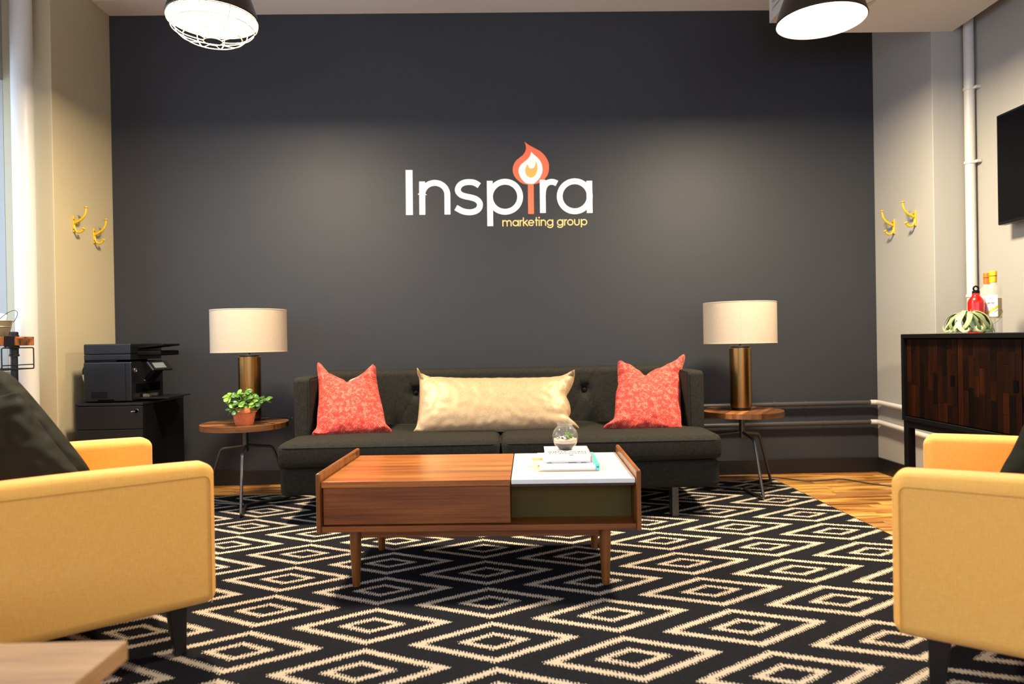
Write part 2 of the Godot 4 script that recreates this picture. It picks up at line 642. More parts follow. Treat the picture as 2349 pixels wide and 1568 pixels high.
	# metal, plastic and the rest
	mat("bronze", rgb(160, 122, 70), 0.27, {"metal": 1.0})
	mat("black_metal", rgb(26, 25, 25), 0.42, {"metal": 0.3})
	mat("raw_steel", rgb(120, 116, 112), 0.36, {"metal": 0.9})
	mat("leg_steel", rgb(92, 90, 86), 0.4, {"metal": 0.8})
	mat("black_plastic", rgb(11, 12, 14), 0.34)
	mat("matte_black", rgb(9, 9, 10), 0.6, {"spec": 0.25})
	mat("cord_black", rgb(20, 19, 18), 0.5)
	mat("cord_grey", rgb(70, 66, 60), 0.5)
	mat("dark_leg", rgb(24, 17, 12), 0.45)
	mat("chrome", rgb(210, 208, 204), 0.15, {"metal": 1.0})
	mat("screen_grey", rgb(104, 108, 112), 0.25)
	mat("tv_screen", rgb(6, 6, 8), 0.12)
	mat("shade_black", rgb(44, 34, 24), 0.4, {"metal": 0.4})
	mat("shade_inner", rgb(248, 244, 234), 0.55)
	mat("guard_wire", rgb(196, 184, 156), 0.4, {"metal": 0.7})
	mat("lamp_glow", rgb(255, 246, 230), 0.5, {"emit": rgb(255, 238, 206), "glow": 3.0})
	mat("zinc", rgb(150, 136, 112), 0.5, {"metal": 0.6})
	mat("paper", rgb(240, 240, 240), 0.8)
	mat("terracotta", Color(1, 1, 1), 0.8, {"tex": ramp(256, 256, [[grain(256, 256, 1, 1, 0.03, 81, 3), 0.7], [white(256, 256, 82), 0.3]], [[0.2, rgb(206, 108, 64)], [0.8, rgb(226, 130, 84)]]), "tile": 0.15})
	mat("soil", rgb(46, 34, 26), 0.95)
	mat("sand", rgb(206, 186, 160), 0.95)
	mat("leaf_dark", rgb(40, 82, 26), 0.42, {"back": Color(0.18, 0.3, 0.06)})
	mat("leaf_green", rgb(70, 118, 36), 0.4, {"back": Color(0.25, 0.4, 0.08)})
	mat("leaf_lime", rgb(122, 160, 60), 0.4, {"back": Color(0.3, 0.4, 0.1)})
	mat("air_leaf", rgb(158, 168, 112), 0.7, {"back": Color(0.15, 0.18, 0.08)})
	mat("air_leaf_pale", rgb(192, 196, 146), 0.7, {"back": Color(0.15, 0.18, 0.08)})
	mat("air_leaf_dark", rgb(104, 120, 78), 0.7)
	mat("flask_red", rgb(214, 24, 14), 0.25, {"metal": 0.35, "coat": 0.5})
	mat("cap_orange", rgb(242, 104, 14), 0.4)
	mat("cap_yellow", rgb(240, 190, 10), 0.4)
	mat("label_white", rgb(244, 240, 232), 0.6)
	mat("ink", rgb(20, 20, 22), 0.6)
	mat("ink_grey", rgb(140, 136, 132), 0.6)
	mat("teal", rgb(112, 214, 214), 0.4)
	mat("card_orange", rgb(226, 164, 78), 0.7)
	mat("page_white", rgb(242, 239, 236), 0.8)
	mat("cover_white", rgb(246, 243, 240), 0.35)
	mat("board_tan", rgb(228, 196, 138), 0.7)
	var frost := mat("frosted_glass", Color(rgb(214, 210, 198), 0.22), 0.4)
	frost.transparency = BaseMaterial3D.TRANSPARENCY_ALPHA
	var spirit := mat("yellow_liquor", Color(rgb(188, 146, 20), 0.97), 0.4)
	spirit.transparency = BaseMaterial3D.TRANSPARENCY_ALPHA
	var clear := mat("clear_glass", Color(rgb(235, 240, 238), 0.06), 0.03)
	clear.transparency = BaseMaterial3D.TRANSPARENCY_ALPHA
	var pane := mat("window_pane", Color(rgb(240, 246, 250), 0.04), 0.02)
	pane.transparency = BaseMaterial3D.TRANSPARENCY_ALPHA


# ---------------------------------------------------------------- camera, sky, exposure
func _ready() -> void:
	rng.seed = 20
	var cam := Camera3D.new()
	cam.name = "camera"
	cam.transform = Transform3D(Basis(Vector3.UP, -0.01912) * Basis(Vector3.RIGHT, -0.00396) * Basis(Vector3.BACK, -0.01743), Vector3(0, EYE_HEIGHT, EYE_DEPTH))
	var lens := CameraAttributesPhysical.new()
	lens.frustum_focal_length = 24.586
	lens.frustum_focus_distance = 3.3
	lens.exposure_aperture = 2.2
	lens.frustum_near = 0.05
	cam.attributes = lens
	add_child(cam)
	cam.make_current()
	var env := Environment.new()
	env.background_mode = Environment.BG_COLOR
	env.background_color = Color(0.78, 0.88, 1.0)
	env.background_energy_multiplier = SKY
	env.tonemap_mode = Environment.TONE_MAPPER_LINEAR
	env.tonemap_exposure = 1.25
	env.sdfgi_enabled = true
	env.ssao_enabled = true
	env.ssil_enabled = true
	var we := WorldEnvironment.new()
	we.name = "environment"
	we.environment = env
	add_child(we)

	materials()
	room()
	floor_boards()
	rug()
	pipes()
	logo()
	pendants()
	sofa()
	sofa_pillows()
	coffee_table()
	books_and_terrarium()
	side_tables()
	lamps()
	potted_plant()
	armchairs()
	printer_corner()
	console()
	console_things()
	hooks()
	window_desk()
	television()
	low_table()
	cords()


const SKY := 5.0
const PENDANT := 10.5


# ---------------------------------------------------------------- setting
func room() -> void:
	struct("wall_back", bx(Vector3(-3.15, -0.1, -0.15), Vector3(2.97, 3.65, 0), 0.001), M.dark_paint, "charcoal painted feature wall behind the sofa", "wall")
	var l := Geo.new()
	for b in [[0.0, 0.63, 0.0, 3.5], [0.63, 2.5, 0.0, 0.8], [0.63, 2.5, 2.5, 3.5], [2.5, 3.0, 0.0, 3.5], [3.0, 4.9, 0.0, 0.8], [3.0, 4.9, 2.5, 3.5], [4.9, 6.5, 0.0, 3.5]]:
		l.add(bx(Vector3(-3.15, b[2], b[0]), Vector3(-2.85, b[3], b[1]), 0.001))
	struct("wall_left", l, M.white_paint, "off white left wall with deep window openings", "wall")
	struct("pillar_left", bx(Vector3(-2.85, 0, 0), Vector3(-2.57, 3.5, 0.63), 0.004), M.cream_paint, "cream pillar left of the dark wall, with two yellow hooks", "pillar")
	struct("pillar_right", bx(Vector3(2.59, 0, 0), Vector3(2.82, 3.5, 0.65), 0.004), M.white_paint, "white pillar right of the dark wall, with two yellow hooks", "pillar")
	struct("wall_right", bx(Vector3(2.82, -0.1, 0), Vector3(2.97, 3.65, 6.5), 0.001), M.white_paint, "off white right wall behind the dark console", "wall")
	var fw := Geo.new()
	for b in [[-3.15, 2.97, -0.1, 0.75], [-3.15, 2.97, 2.75, 3.65], [-3.15, -2.5, 0.75, 2.75], [-1.0, -0.7, 0.75, 2.75], [0.8, 1.1, 0.75, 2.75], [2.6, 2.97, 0.75, 2.75]]:
		fw.add(bx(Vector3(b[0], b[2], 6.5), Vector3(b[1], b[3], 6.75), 0.001))
	struct("wall_front", fw, M.white_paint, "off white window wall at the far end behind the camera", "wall")
	for w in [[3, -2.5, -1.0], [4, -0.7, 0.8], [5, 1.1, 2.6]]:
		var x0: float = w[1]
		var x1: float = w[2]
		var f := Geo.new()
		for q in [[x0, x0 + 0.06, 0.75, 2.75], [x1 - 0.06, x1, 0.75, 2.75], [x0, x1, 0.75, 0.82], [x0, x1, 2.69, 2.75], [x0, x1, 1.73, 1.78]]:
			f.add(bx(Vector3(q[0], q[2], 6.64), Vector3(q[1], q[3], 6.7), 0.003))
		var win := struct("window_%d" % w[0], f, M.gloss_white, ["leftmost tall window in the wall behind the camera", "middle tall window in the wall behind the camera", "rightmost tall window in the wall behind the camera"][w[0] - 3], "window")
		for s in 2:
			part(win, "pane", bx(Vector3(x0 + 0.06, [0.82, 1.78][s], 6.667), Vector3(x1 - 0.06, [1.73, 2.69][s], 6.673), 0.0005), M.window_pane)
	struct("ceiling", bx(Vector3(-3.15, 3.5, 0), Vector3(2.82, 3.65, 6.5), 0.001), M.ceiling_paint, "off white ceiling above the lounge", "ceiling")
	struct("trim_1", bx(Vector3(-2.57, 3.16, 0), Vector3(2.59, 3.5, 0.22), 0.004), M.ceiling_paint, "off white ceiling beam running along the top of the dark wall", "beam")
	struct("trim_2", bx(Vector3(1.75, 2.722, 0.65), Vector3(2.716, 3.5, 3.7), 0.004), M.ceiling_paint, "boxed ceiling soffit over the right side of the room", "soffit")
	for w in [[1, 0.63, 2.5], [2, 3.0, 4.9]]:
		var z0: float = w[1]
		var z1: float = w[2]
		var f := Geo.new()
		for q in [[z0, z0 + 0.06, 0.8, 2.5], [z1 - 0.06, z1, 0.8, 2.5], [z0, z1, 0.8, 0.87], [z0, z1, 2.43, 2.5]]:
			f.add(bx(Vector3(-3.12, q[2], q[0]), Vector3(-3.06, q[3], q[1]), 0.003))
		f.add(bx(Vector3(-3.115, 0.8, (z0 + z1) / 2 - 0.025), Vector3(-3.065, 2.5, (z0 + z1) / 2 + 0.025), 0.003))
		var win := struct("window_%d" % w[0], f, M.gloss_white, ["tall window in the left wall behind the wooden desk", "tall window in the left wall beside the camera"][w[0] - 1], "window")
		for s in 2:
			var a := lerpf(z0 + 0.06, z1 - 0.06, s * 0.5) + (0.02 if s == 1 else 0.0)
			var b := lerpf(z0 + 0.06, z1 - 0.06, s * 0.5 + 0.5) - (0.02 if s == 0 else 0.0)
			part(win, "pane", bx(Vector3(-3.093, 0.87, a), Vector3(-3.087, 2.43, b), 0.0005), M.window_pane)
		part(win, "sill", bx(Vector3(-3.06, 0.79, z0), Vector3(-2.83, 0.815, z1), 0.003), M.gloss_white)
	struct("baseboard_back", bx(Vector3(-2.57, 0, 0), Vector3(2.59, 0.102, 0.016), 0.003), M.black_trim, "black baseboard along the dark wall", "baseboard")
	struct("baseboard_left", bx(Vector3(-2.57, 0, 0.016), Vector3(-2.554, 0.102, 0.62), 0.003), M.black_trim, "black baseboard along the left pillar", "baseboard")
	struct("baseboard_right", bx(Vector3(2.574, 0, 0.016), Vector3(2.59, 0.102, 0.65), 0.003), M.black_trim, "black baseboard along the right pillar", "baseboard")
	struct("baseboard_right_001", bx(Vector3(2.804, 0, 0.65), Vector3(2.82, 0.102, 6.5), 0.003), M.black_trim, "black baseboard along the wall behind the console", "baseboard")
	# air vent closing the end of the soffit
	var v := thing("air_vent", "white slatted air vent at the end of the ceiling soffit", "vent", Vector3(1.627, 2.783, 0.65))
	part(v, "housing", bx(Vector3(0.009, 0, 0), Vector3(0.123, 0.717, 3.05), 0.002), M.gloss_white)
	for q in [[0.0, 0.03, 0.0502, 0.717], [1.17, 1.2, 0.0502, 0.717], [0.0, 3.05, 0.0, 0.05]]:
		part(v, "frame", bx(Vector3(0, q[2], q[0]), Vector3(0.012, q[3], q[1]), 0.002), M.gloss_white)
	for k in 18:
		var s := box(Vector3(0.02, 0.004, 1.12))
		part(v, "slat", s, M.gloss_white).transform = Transform3D(Basis(Vector3.BACK, 0.7), Vector3(0.008, 0.075 + 0.036 * k, 0.6))


func floor_boards() -> void:
	var fl := struct("floor", bx(Vector3(-3.15, -0.1, 0), Vector3(2.82, -0.012, 6.5), 0.001), M.board_3, "honey coloured wood plank floor with dark streaks", "floor")
	var lens_ := [0.28, 0.42, 0.55, 0.7, 0.86, 1.02]
	var shared := []
	var w := 0.083
	for k in lens_: shared.append(rbox(Vector3(k - 0.0014, 0.012, w - 0.0014), 0.0012, 1).mesh())
	var rest := Geo.new()
	var row := 0
	var z := 0.0
	var count := 0
	while z < 6.5:
		var x0 := -2.57 if z < 0.65 else -2.85
		var x1 := 2.59 if z < 0.65 else 2.82
		var x := x0 - rng.randf_range(0.0, 0.6)
		while x < x1:
			var li := rng.randi_range(0, 5)
			var ln: float = lens_[li]
			var a := maxf(x, x0)
			var b := minf(x + ln, x1)
			var tone := rng.randi_range(0, 7)
			x += ln
			if b - a < 0.02: continue
			if a > -1.6 and b < 1.7 and z > 0.5 and z < 3.2: continue
			var at := Vector3((a + b) / 2, -0.006, z + w / 2)
			if (b > 1.35 and z < 2.2 or z < 0.5) and count < 300:
				count += 1
				var full := b - a > ln - 0.001
				var o := part(fl, "plank", shared[li] if full else rbox(Vector3(b - a - 0.0014, 0.012, w - 0.0014), 0.0012, 1), M["board_%d" % tone])
				o.position = at
			elif z > 0.4:
				rest.add(bx(at - Vector3((b - a) / 2 - 0.0007, 0.006, w / 2 - 0.0007), at + Vector3((b - a) / 2 - 0.0007, 0.006, w / 2 - 0.0007), 0.001))
		z += w
		row += 1
	part(fl, "planks", rest, M.board_1).set_meta("kind", "stuff")


func rug_at(i: float, j: float, y: float) -> Vector3:   # a woven trellis a little askew, as rugs lie
	return Vector3(-0.0311 + 0.3982 * i + 0.0175 * j - 0.0022 * i * j + 0.0032 * i * i, y, 2.5733 - 0.0212 * i + 0.3243 * j - 0.0009 * i * j - 0.0043 * i * i)


func rug() -> void:
	var t := thing("rug", "charcoal rug with cream diamond trellis under the coffee table", "rug", Vector3(0, 0, 1.8))
	var g := Geo.new()
	var ni := 36
	var nj := 40
	var rows := []
	var off := Vector3(0, 0, -1.8)
	for a in ni + 1:
		var r := []
		for b in nj + 1:
			var i := lerpf(-4.5, 4.5, float(a) / ni)
			var j := lerpf(-6.75, 2.5, float(b) / nj)
			var p := rug_at(i, j, RUG_TOP) + off
			r.append(g.vert(p, Vector3.UP, Vector2(i / 2.0 + 4.0, j + 8.0)))
		rows.append(r)
	for a in ni:
		for b in nj: g.quad(rows[a][b], rows[a + 1][b], rows[a + 1][b + 1], rows[a][b + 1])
	part(t, "pile", g, M.rug_top)
	var path := []
	for k in 41: path.append(rug_at(lerpf(-4.5, 4.5, k / 40.0), -6.75, 0.0066) + off)
	for k in range(1, 41): path.append(rug_at(4.5, lerpf(-6.75, 2.5, k / 40.0), 0.0066) + off)
	for k in range(1, 41): path.append(rug_at(lerpf(4.5, -4.5, k / 40.0), 2.5, 0.0066) + off)
	for k in range(1, 40): path.append(rug_at(-4.5, lerpf(2.5, -6.75, k / 40.0), 0.0066) + off)
	part(t, "binding", tube(path, 0.0064, 8, true), M.rug_edge)


func pipes() -> void:
	var p := thing("pipe", "thick white vertical pipe in the left corner beside the window", "pipe", Vector3(-2.678, 0, 0.72))
	part(p, "tube", lathe([Vector2(0.055, 0), Vector2(0.055, 3.5)], 40), M.gloss_white)
	part(p, "collar", lathe([Vector2(0.055, 0.0), Vector2(0.085, 0.0), Vector2(0.085, 0.01), Vector2(0.06, 0.02), Vector2(0.055, 0.02)], 40), M.gloss_white)
	p = thing("pipe", "slim white vertical conduit on the right wall above the console", "pipe", Vector3(2.784, 0, 0.692))
	part(p, "tube", lathe([Vector2(0.027, 0), Vector2(0.027, 3.5)], 24), M.gloss_white)
	for y in [1.15, 1.93, 2.36]:
		part(p, "clamp", lathe([Vector2(0.027, y), Vector2(0.032, y), Vector2(0.032, y + 0.016), Vector2(0.027, y + 0.016)], 24), M.gloss_white)
		part(p, "clamp_foot", bx(Vector3(0.006, y, 0.026), Vector3(0.034, y + 0.016, 0.052)), M.gloss_white)
	for k in 2:
		var y: float = [0.478, 0.345][k]
		p = thing("pipe", ["upper of two thin pipes crossing the dark wall at right, turning white on the pillar", "lower of two thin pipes crossing the dark wall at right, turning white on the pillar"][k], "pipe", Vector3(2.0, 0, 0.05), 0.0, "")
		part(p, "dark_run", tube([Vector3(-1.0, y - 0.004, -0.008), Vector3(0.535, y + 0.002, -0.005)], 0.0155, 14), M.dark_pipe)
		var e: float = [-0.016, -0.024][k]
		part(p, "white_run", tube(bend([Vector3(0.515, y + 0.002, -0.005), Vector3(0.562, y + 0.002, 0.0), Vector3(0.562, y + e, 0.6), Vector3(0.62, y + e * 1.2, 0.74), Vector3(0.815, y + e * 1.3, 0.80)], 0.04), 0.0165, 14), M.gloss_white)
		for c in [[0.06, -0.15], [0.19, 0.32]][k]:
			part(p, "coupling", tube([Vector3(c, y, -0.006), Vector3(c + 0.022, y, -0.006)], 0.0185, 14), M.dark_pipe)
		part(p, "clamp", bx(Vector3(0.552, y - 0.03, 0.3), Vector3(0.588, y - 0.01, 0.32)), M.gloss_white)


func wall_xy(a: float, b: float) -> Vector2:   # drawing units of the sign to metres on the wall
	return Vector2(0.020 + (a - 1150.0) * 0.000631 - (b - 700.0) * 0.000012, 1.923 - (a - 1150.0) * 0.000009 - (b - 700.0) * 0.000628)


func sign_path(pts: Array) -> Array:
	var o := []
	for p in pts: o.append(wall_xy(p.x, p.y) - Vector2(0.02, 1.7))
	return o


func pairs(a: Array) -> Array:
	var o := []
	for i in range(0, a.size(), 2): o.append(Vector2(a[i], a[i + 1]))
	return o


func logo() -> void:
	var t := thing("wall_sign", "white company lettering with orange flame on the dark wall", "sign", Vector3(0.02, 1.7, 0.0))
	var w := 0.039
	var L := func(strokes: Array, m: Material, width := w):
		var g := Geo.new()
		for i in strokes.size(): g.add(stroke(sign_path(strokes[i]), width, 0.002 + 0.0002 * i))
		part(t, "letter", g, m)
	L.call([pairs([186, 425, 191, 907])], M.decal_white, 0.0455)
	L.call([pairs([325, 548, 329, 905]), [Vector2(329, 905), Vector2(328, 690)] + arc(Vector2(462, 690), 134, 128, 180, 360) + [Vector2(598, 902)]], M.decal_white)
	L.call([spline(pairs([938, 590, 890, 562, 840, 553, 780, 558, 733, 583, 710, 622, 712, 655, 740, 688, 790, 707, 850, 719, 905, 738, 940, 772, 944, 812, 925, 848, 880, 872, 820, 878, 760, 866, 720, 846, 688, 828]), 5)], M.decal_white)
	L.call([pairs([1050, 540, 1057, 1027]), arc(Vector2(1215, 711), 162, 162, 0, 360, 56)], M.decal_white)
	L.call([[Vector2(1490, 528), Vector2(1495, 885)] + [Vector2(1495, 896)]], M.decal_orange)
	L.call([pairs([1618, 527, 1623, 885]), spline(pairs([1622, 690, 1624, 650, 1636, 602, 1664, 566, 1705, 550, 1742, 553, 1772, 567]), 5)], M.decal_white)
	L.call([arc(Vector2(1965, 705), 162, 162, 0, 360, 56), pairs([2121, 538, 2127, 885])], M.decal_white)
	var F := func(called: String, flat: Array, z: float, m: Material, d := 0.0012):
		var pts := PackedVector2Array(sign_path(spline(pairs(flat), 4)))
		pts.remove_at(pts.size() - 1)
		part(t, called, prism(pts, z, z + d), m)
	F.call("flame", [1423, 118, 1470, 152, 1540, 190, 1600, 225, 1650, 278, 1680, 338, 1687, 390, 1680, 450, 1655, 500, 1612, 542, 1560, 567, 1495, 578, 1430, 574, 1385, 557, 1342, 522, 1312, 480, 1297, 425, 1305, 372, 1332, 322, 1372, 288, 1410, 256, 1435, 210, 1438, 165, 1423, 118], 0.0, M.decal_orange)
	F.call("flame_middle", [1493, 225, 1530, 260, 1575, 300, 1605, 350, 1618, 410, 1610, 460, 1585, 510, 1550, 548, 1524, 568, 1495, 572, 1452, 568, 1418, 548, 1380, 500, 1362, 450, 1362, 410, 1385, 365, 1420, 335, 1460, 300, 1486, 260, 1493, 225], 0.0009, M.decal_white)
	F.call("flame_heart", [1545, 325, 1560, 370, 1563, 410, 1555, 450, 1535, 484, 1500, 505, 1465, 496, 1440, 470, 1430, 430, 1440, 390, 1457, 365, 1467, 393, 1495, 408, 1526, 395, 1542, 362, 1545, 325], 0.0018, M.decal_yellow)
	# second line, drawn 147 units high from its base line
	var S := func(strokes: Array):
		var g := Geo.new()
		for i in strokes.size():
			var o := []
			for p in strokes[i]: o.append(Vector2(0.0205 + (p.x - 85.0) * 0.0002646, 0.0185 + p.y * 0.0002646))
			g.add(stroke(o, 0.0066, 0.0015 + 0.0002 * i))
		part(t, "letter", g, M.decal_sand)
	var V := func(x: float, y0 := -13.0, y1 := 147.0): return [Vector2(x, y0), Vector2(x, y1)]
	var O := func(x: float): return arc(Vector2(x, 67), 68, 67, 0, 360, 28)
	var N := func(x: float, x2: float): return [Vector2(x, 60)] + arc(Vector2((x + x2) / 2, 80), (x2 - x) / 2, 54, 180, 0, 12) + [Vector2(x2, -13)]
	S.call([V.call(95), N.call(95, 203), N.call(203, 305)])
	S.call([O.call(420), V.call(492)])
	S.call([V.call(538), arc(Vector2(600, 72), 62, 64, 180, 92, 8)])
	S.call([V.call(622, -13, 208), pairs([630, 62, 726, 145]), pairs([650, 78, 735, -10])])
	S.call([arc(Vector2(820, 67), 68, 67, 0, 322, 26), pairs([752, 67, 890, 67])])
	S.call([V.call(955, -13, 208), pairs([920, 134, 998, 134])])
	S.call([V.call(1025, -13, 147), arc(Vector2(1025, 200), 7, 7, 0, 360, 10)])
	S.call([V.call(1078), N.call(1078, 1190)])
	for x in [1305.0, 1562.0]:
		S.call([O.call(x), [Vector2(x + 71, 147), Vector2(x + 71, 0)] + arc(Vector2(x, -2), 71, 56, 0, -160, 14)])
		if x < 1400: continue
		S.call([V.call(1680), arc(Vector2(1742, 72), 62, 64, 180, 92, 8)])
		S.call([O.call(1825)])
		S.call([[Vector2(1938, 147)] + arc(Vector2(1995, 52), 57, 54, 180, 360, 14) + [Vector2(2052, 147)]])
		S.call([O.call(2180), V.call(2109, -62, 147)])


func pendants() -> void:
	for k in 2:
		var at: Vector3 = [Vector3(-1.324, 2.484, 1.41), Vector3(1.58, 2.453, 1.40)][k]
		var p := thing("pendant_lamp", ["dark metal pendant lamp with wire guard, hanging over the left side table", "dark metal pendant lamp with open glowing mouth, hanging before the ceiling soffit"][k], "lamp", at, 0.0, "dark metal pendant lamps")
		var out := [Vector2(0.203, 0.0), Vector2(0.207, 0.004), Vector2(0.205, 0.012), Vector2(0.19, 0.06), Vector2(0.165, 0.13), Vector2(0.13, 0.19), Vector2(0.085, 0.235), Vector2(0.055, 0.25), Vector2(0.05, 0.30), Vector2(0.036, 0.32), Vector2(0.0, 0.322)]
		part(p, "shade", lathe(spline(out, 3), 56), M.shade_black)
		var inn := [Vector2(0.0, 0.24), Vector2(0.05, 0.235), Vector2(0.08, 0.222), Vector2(0.123, 0.18), Vector2(0.158, 0.124), Vector2(0.184, 0.056), Vector2(0.199, 0.01), Vector2(0.203, 0.0)]
		part(p, "liner", lathe(spline(inn, 3), 56), M.shade_inner, "white enamelled inside")
		part(p, "rod", lathe([Vector2(0.008, 0.31), Vector2(0.008, 3.5 - at.y)], 12), M.black_metal)
		part(p, "ceiling_cup", lathe([Vector2(0.0, 3.46 - at.y), Vector2(0.035, 3.462 - at.y), Vector2(0.042, 3.5 - at.y)], 24), M.black_metal)
		part(p, "light_diffuser", lathe([Vector2(0.197, 0.016), Vector2(0.12, 0.007), Vector2(0.0, 0.004)], 56), M.lamp_glow, "glowing frosted lens")
		var l := AreaLight3D.new()
		l.name = "lamp_light"
		l.position = Vector3(0, -0.001, 0)
		l.rotation.x = -PI / 2
		l.area_size = Vector2(0.28, 0.28)
		l.light_color = Color(1.0, 0.84, 0.61).linear_to_srgb()
		l.light_energy = PENDANT
		l.area_range = 14.0
		l.shadow_enabled = true
		p.add_child(l)
		if k == 0:
			for q in [[0.203, -0.004], [0.185, -0.045], [0.13, -0.088], [0.043, -0.105]]:
				var ring := []
				for i in 48: ring.append(Vector3(cos(TAU * i / 48) * q[0], q[1], sin(TAU * i / 48) * q[0]))
				part(p, "guard_ring", tube(ring, 0.0022, 6, true), M.guard_wire)
			for i in 10:
				var a := TAU * i / 10 + 0.2
				var d := Vector3(cos(a), 0, sin(a))
				part(p, "guard_wire", tube(spline([d * 0.204 + Vector3(0, 0.006, 0), d * 0.2 + Vector3(0, -0.02, 0), d * 0.185 + Vector3(0, -0.045, 0), d * 0.13 + Vector3(0, -0.088, 0), d * 0.043 + Vector3(0, -0.105, 0)], 4), 0.0022, 6), M.guard_wire)
		else:
			var y := Geo.new()
			y.add(tube(bend([Vector3(0.178, 0.05, 0.03), Vector3(0.235, 0.075, 0.03), Vector3(0.36, 0.2, 0.0), Vector3(0.42, 0.3, -0.05)], 0.02), 0.022, 8, false, 0.3))
			part(p, "bracket_arm", y, M.guard_wire)
			part(p, "bracket_brace", tube([Vector3(0.12, 0.2, 0), Vector3(0.27, 0.24, 0), Vector3(0.42, 0.3, -0.05)], 0.009, 8), M.guard_wire)
			part(p, "bracket_post", tube([Vector3(0.42, 0.28, -0.05), Vector3(0.42, 0.272 + 0.0, -0.04), Vector3(0.42, 0.268, 0.0)], 0.014, 8), M.guard_wire)


# ---------------------------------------------------------------- sofa and its pillows
func sofa() -> void:
	var t := thing("sofa", "long charcoal tweed sofa with tufted back and two seat cushions", "sofa", Vector3(0.002, RUG_TOP, 0.2))
	var y0 := -RUG_TOP
	var o := Vector3(0, y0, -0.2)   # the shapes are drawn in room coordinates
	part(t, "base", rbox(Vector3(2.285, 0.147, 0.93), 0.03, 4, Vector3i(24, 2, 10), Vector3(0, 0.2335, 0.665) + o).deform(func(p): return p + Vector3(0, 0, 0.004 * sin(p.x * 9.0)) * (1.0 if p.z > 0.8 else 0.0)), M.charcoal)
	var back := rbox(Vector3(2.3, 0.485, 0.225), 0.035, 4, Vector3i(150, 44, 2), Vector3(0, 0.5275, 0.3125) + o)
	var dent := func(p: Vector3) -> Vector3:
		if p.z + 0.2 < 0.36: return p
		var d := 0.012 * cos(p.x * 3.0)
		for bxx in [-0.52, 0.0, 0.525]:
			var q := Vector2(p.x - bxx, p.y - y0 - 0.628)
			d -= 0.034 * exp(-q.length_squared() / 0.0012)
			for s in [-1.0, 1.0]:
				for e in [Vector2(0.115 * s, -0.2), Vector2(0.1 * s, 0.16)]:
					var f := clampf(q.dot(e) / e.length_squared(), 0.0, 1.0)
					var dist: float = (q - e * f).length()
					d -= 0.008 * exp(-pow(dist / 0.008, 2)) * (1.0 - f * (0.3 if e.y < 0 else 0.9))
		return p + Vector3(0, 0, d)
	part(t, "backrest", back.deform(dent), M.charcoal)
	for bxx in [-0.52, 0.0, 0.525]:
		part(t, "button", lathe([Vector2(0, 0.006), Vector2(0.009, 0.004), Vector2(0.013, 0.0), Vector2(0.013, -0.004)], 16), M.charcoal_seam).transform = Transform3D(Basis(Vector3.RIGHT, PI / 2), Vector3(bxx, 0.628 + y0, 0.199))
	for s in [-1.0, 1.0]:
		part(t, "arm", rbox(Vector3(0.098, 0.6, 0.645), 0.026, 4, Vector3i(3, 8, 8), Vector3(1.101 * s, 0.457, 0.523) + o), M.charcoal)
		part(t, "piping", tube(bend([Vector3(1.06 * s, 0.46, 0.846), Vector3(1.06 * s, 0.75, 0.842), Vector3(1.06 * s, 0.755, 0.44)].map(func(p): return p + o), 0.02), 0.0035, 6), M.charcoal_seam)
		var cush := rbox(Vector3(1.146, 0.132, 0.745), 0.036, 5, Vector3i(24, 2, 22), Vector3(0.5745 * s, 0.372, 0.7775) + o)
		var shape := func(p: Vector3) -> Vector3:
			var x: float = p.x * s
			if p.z + 0.2 < 0.85: x = minf(x, 1.05)
			var f: float = (x - 0.5745) / 0.573
			var k := clampf((p.y - y0 - 0.372) / 0.066, -1, 1)
			var side: float = sqrt(maxf(0.0, 1.0 - k * k))
			var crown := (1.0 - pow(absf(f), 4.0)) * (1.0 - pow(absf((p.z + 0.2 - 0.78) / 0.372), 4.0))
			var zz: float = p.z + (0.012 * side * (1.0 if p.z > 0.8 else 0.0))
			return Vector3(x * s, p.y + (0.007 * crown * k if k > 0 else 0.0) + 0.003 * sin(p.x * 7.0), zz)
		var c := part(t, "seat_cushion", cush.deform(shape), M.charcoal)
		for yy in [0.412, 0.322]:
			var e := [Vector3(0.003, yy, 0.62), Vector3(0.003, yy, 1.1585 if yy > 0.4 else 1.151), Vector3(1.1465, yy, 1.1585 if yy > 0.4 else 1.151), Vector3(1.1465, yy, 0.86)]
			part(c, "piping", tube(bend(e.map(func(p): return Vector3(p.x * s, p.y, p.z) + o), 0.05, 6), 0.0032, 6), M.charcoal_seam)
	for x in [-0.905, 0.905]:
		for z in [0.3, 1.09]:
			part(t, "leg", bx(Vector3(x - 0.017, RUG_TOP + 0.0005, z - 0.035) + o, Vector3(x + 0.017, 0.165, z + 0.035) + o, 0.002), M.leg_steel)


func pillow(called: String, label: String, group: String, at: Vector3, u: Vector3, v: Vector3, flat: Array, thick: float, front: Material, back: Material, notch := -1.0, wrinkle := 0.012, seed_ := 1, push := 0.5, rings := 18, back_lift := 0.0) -> Node3D:
	var t := thing(called, label, "pillow", at, 0.0, group)
	var w := u.cross(v).normalized()
	t.basis = Basis(u, v, w)
	t.position += w * thick * push
	var o := evened(loop2(flat, 4), 0.013)
	part(t, "front_cover", puff(o, thick, 1.0, rings, wrinkle, notch, seed_), front)
	if back_lift > 0.0:
		o = o.map(func(p): return p + Vector2(0, back_lift) if p.x > notch + 0.004 and p.x < notch + 0.1 and p.y > 0.3 else p)
	part(t, "back_cover", puff(o, thick * 0.8, -1.0, 10, wrinkle * 0.6, notch, seed_ + 5), back)
	return t


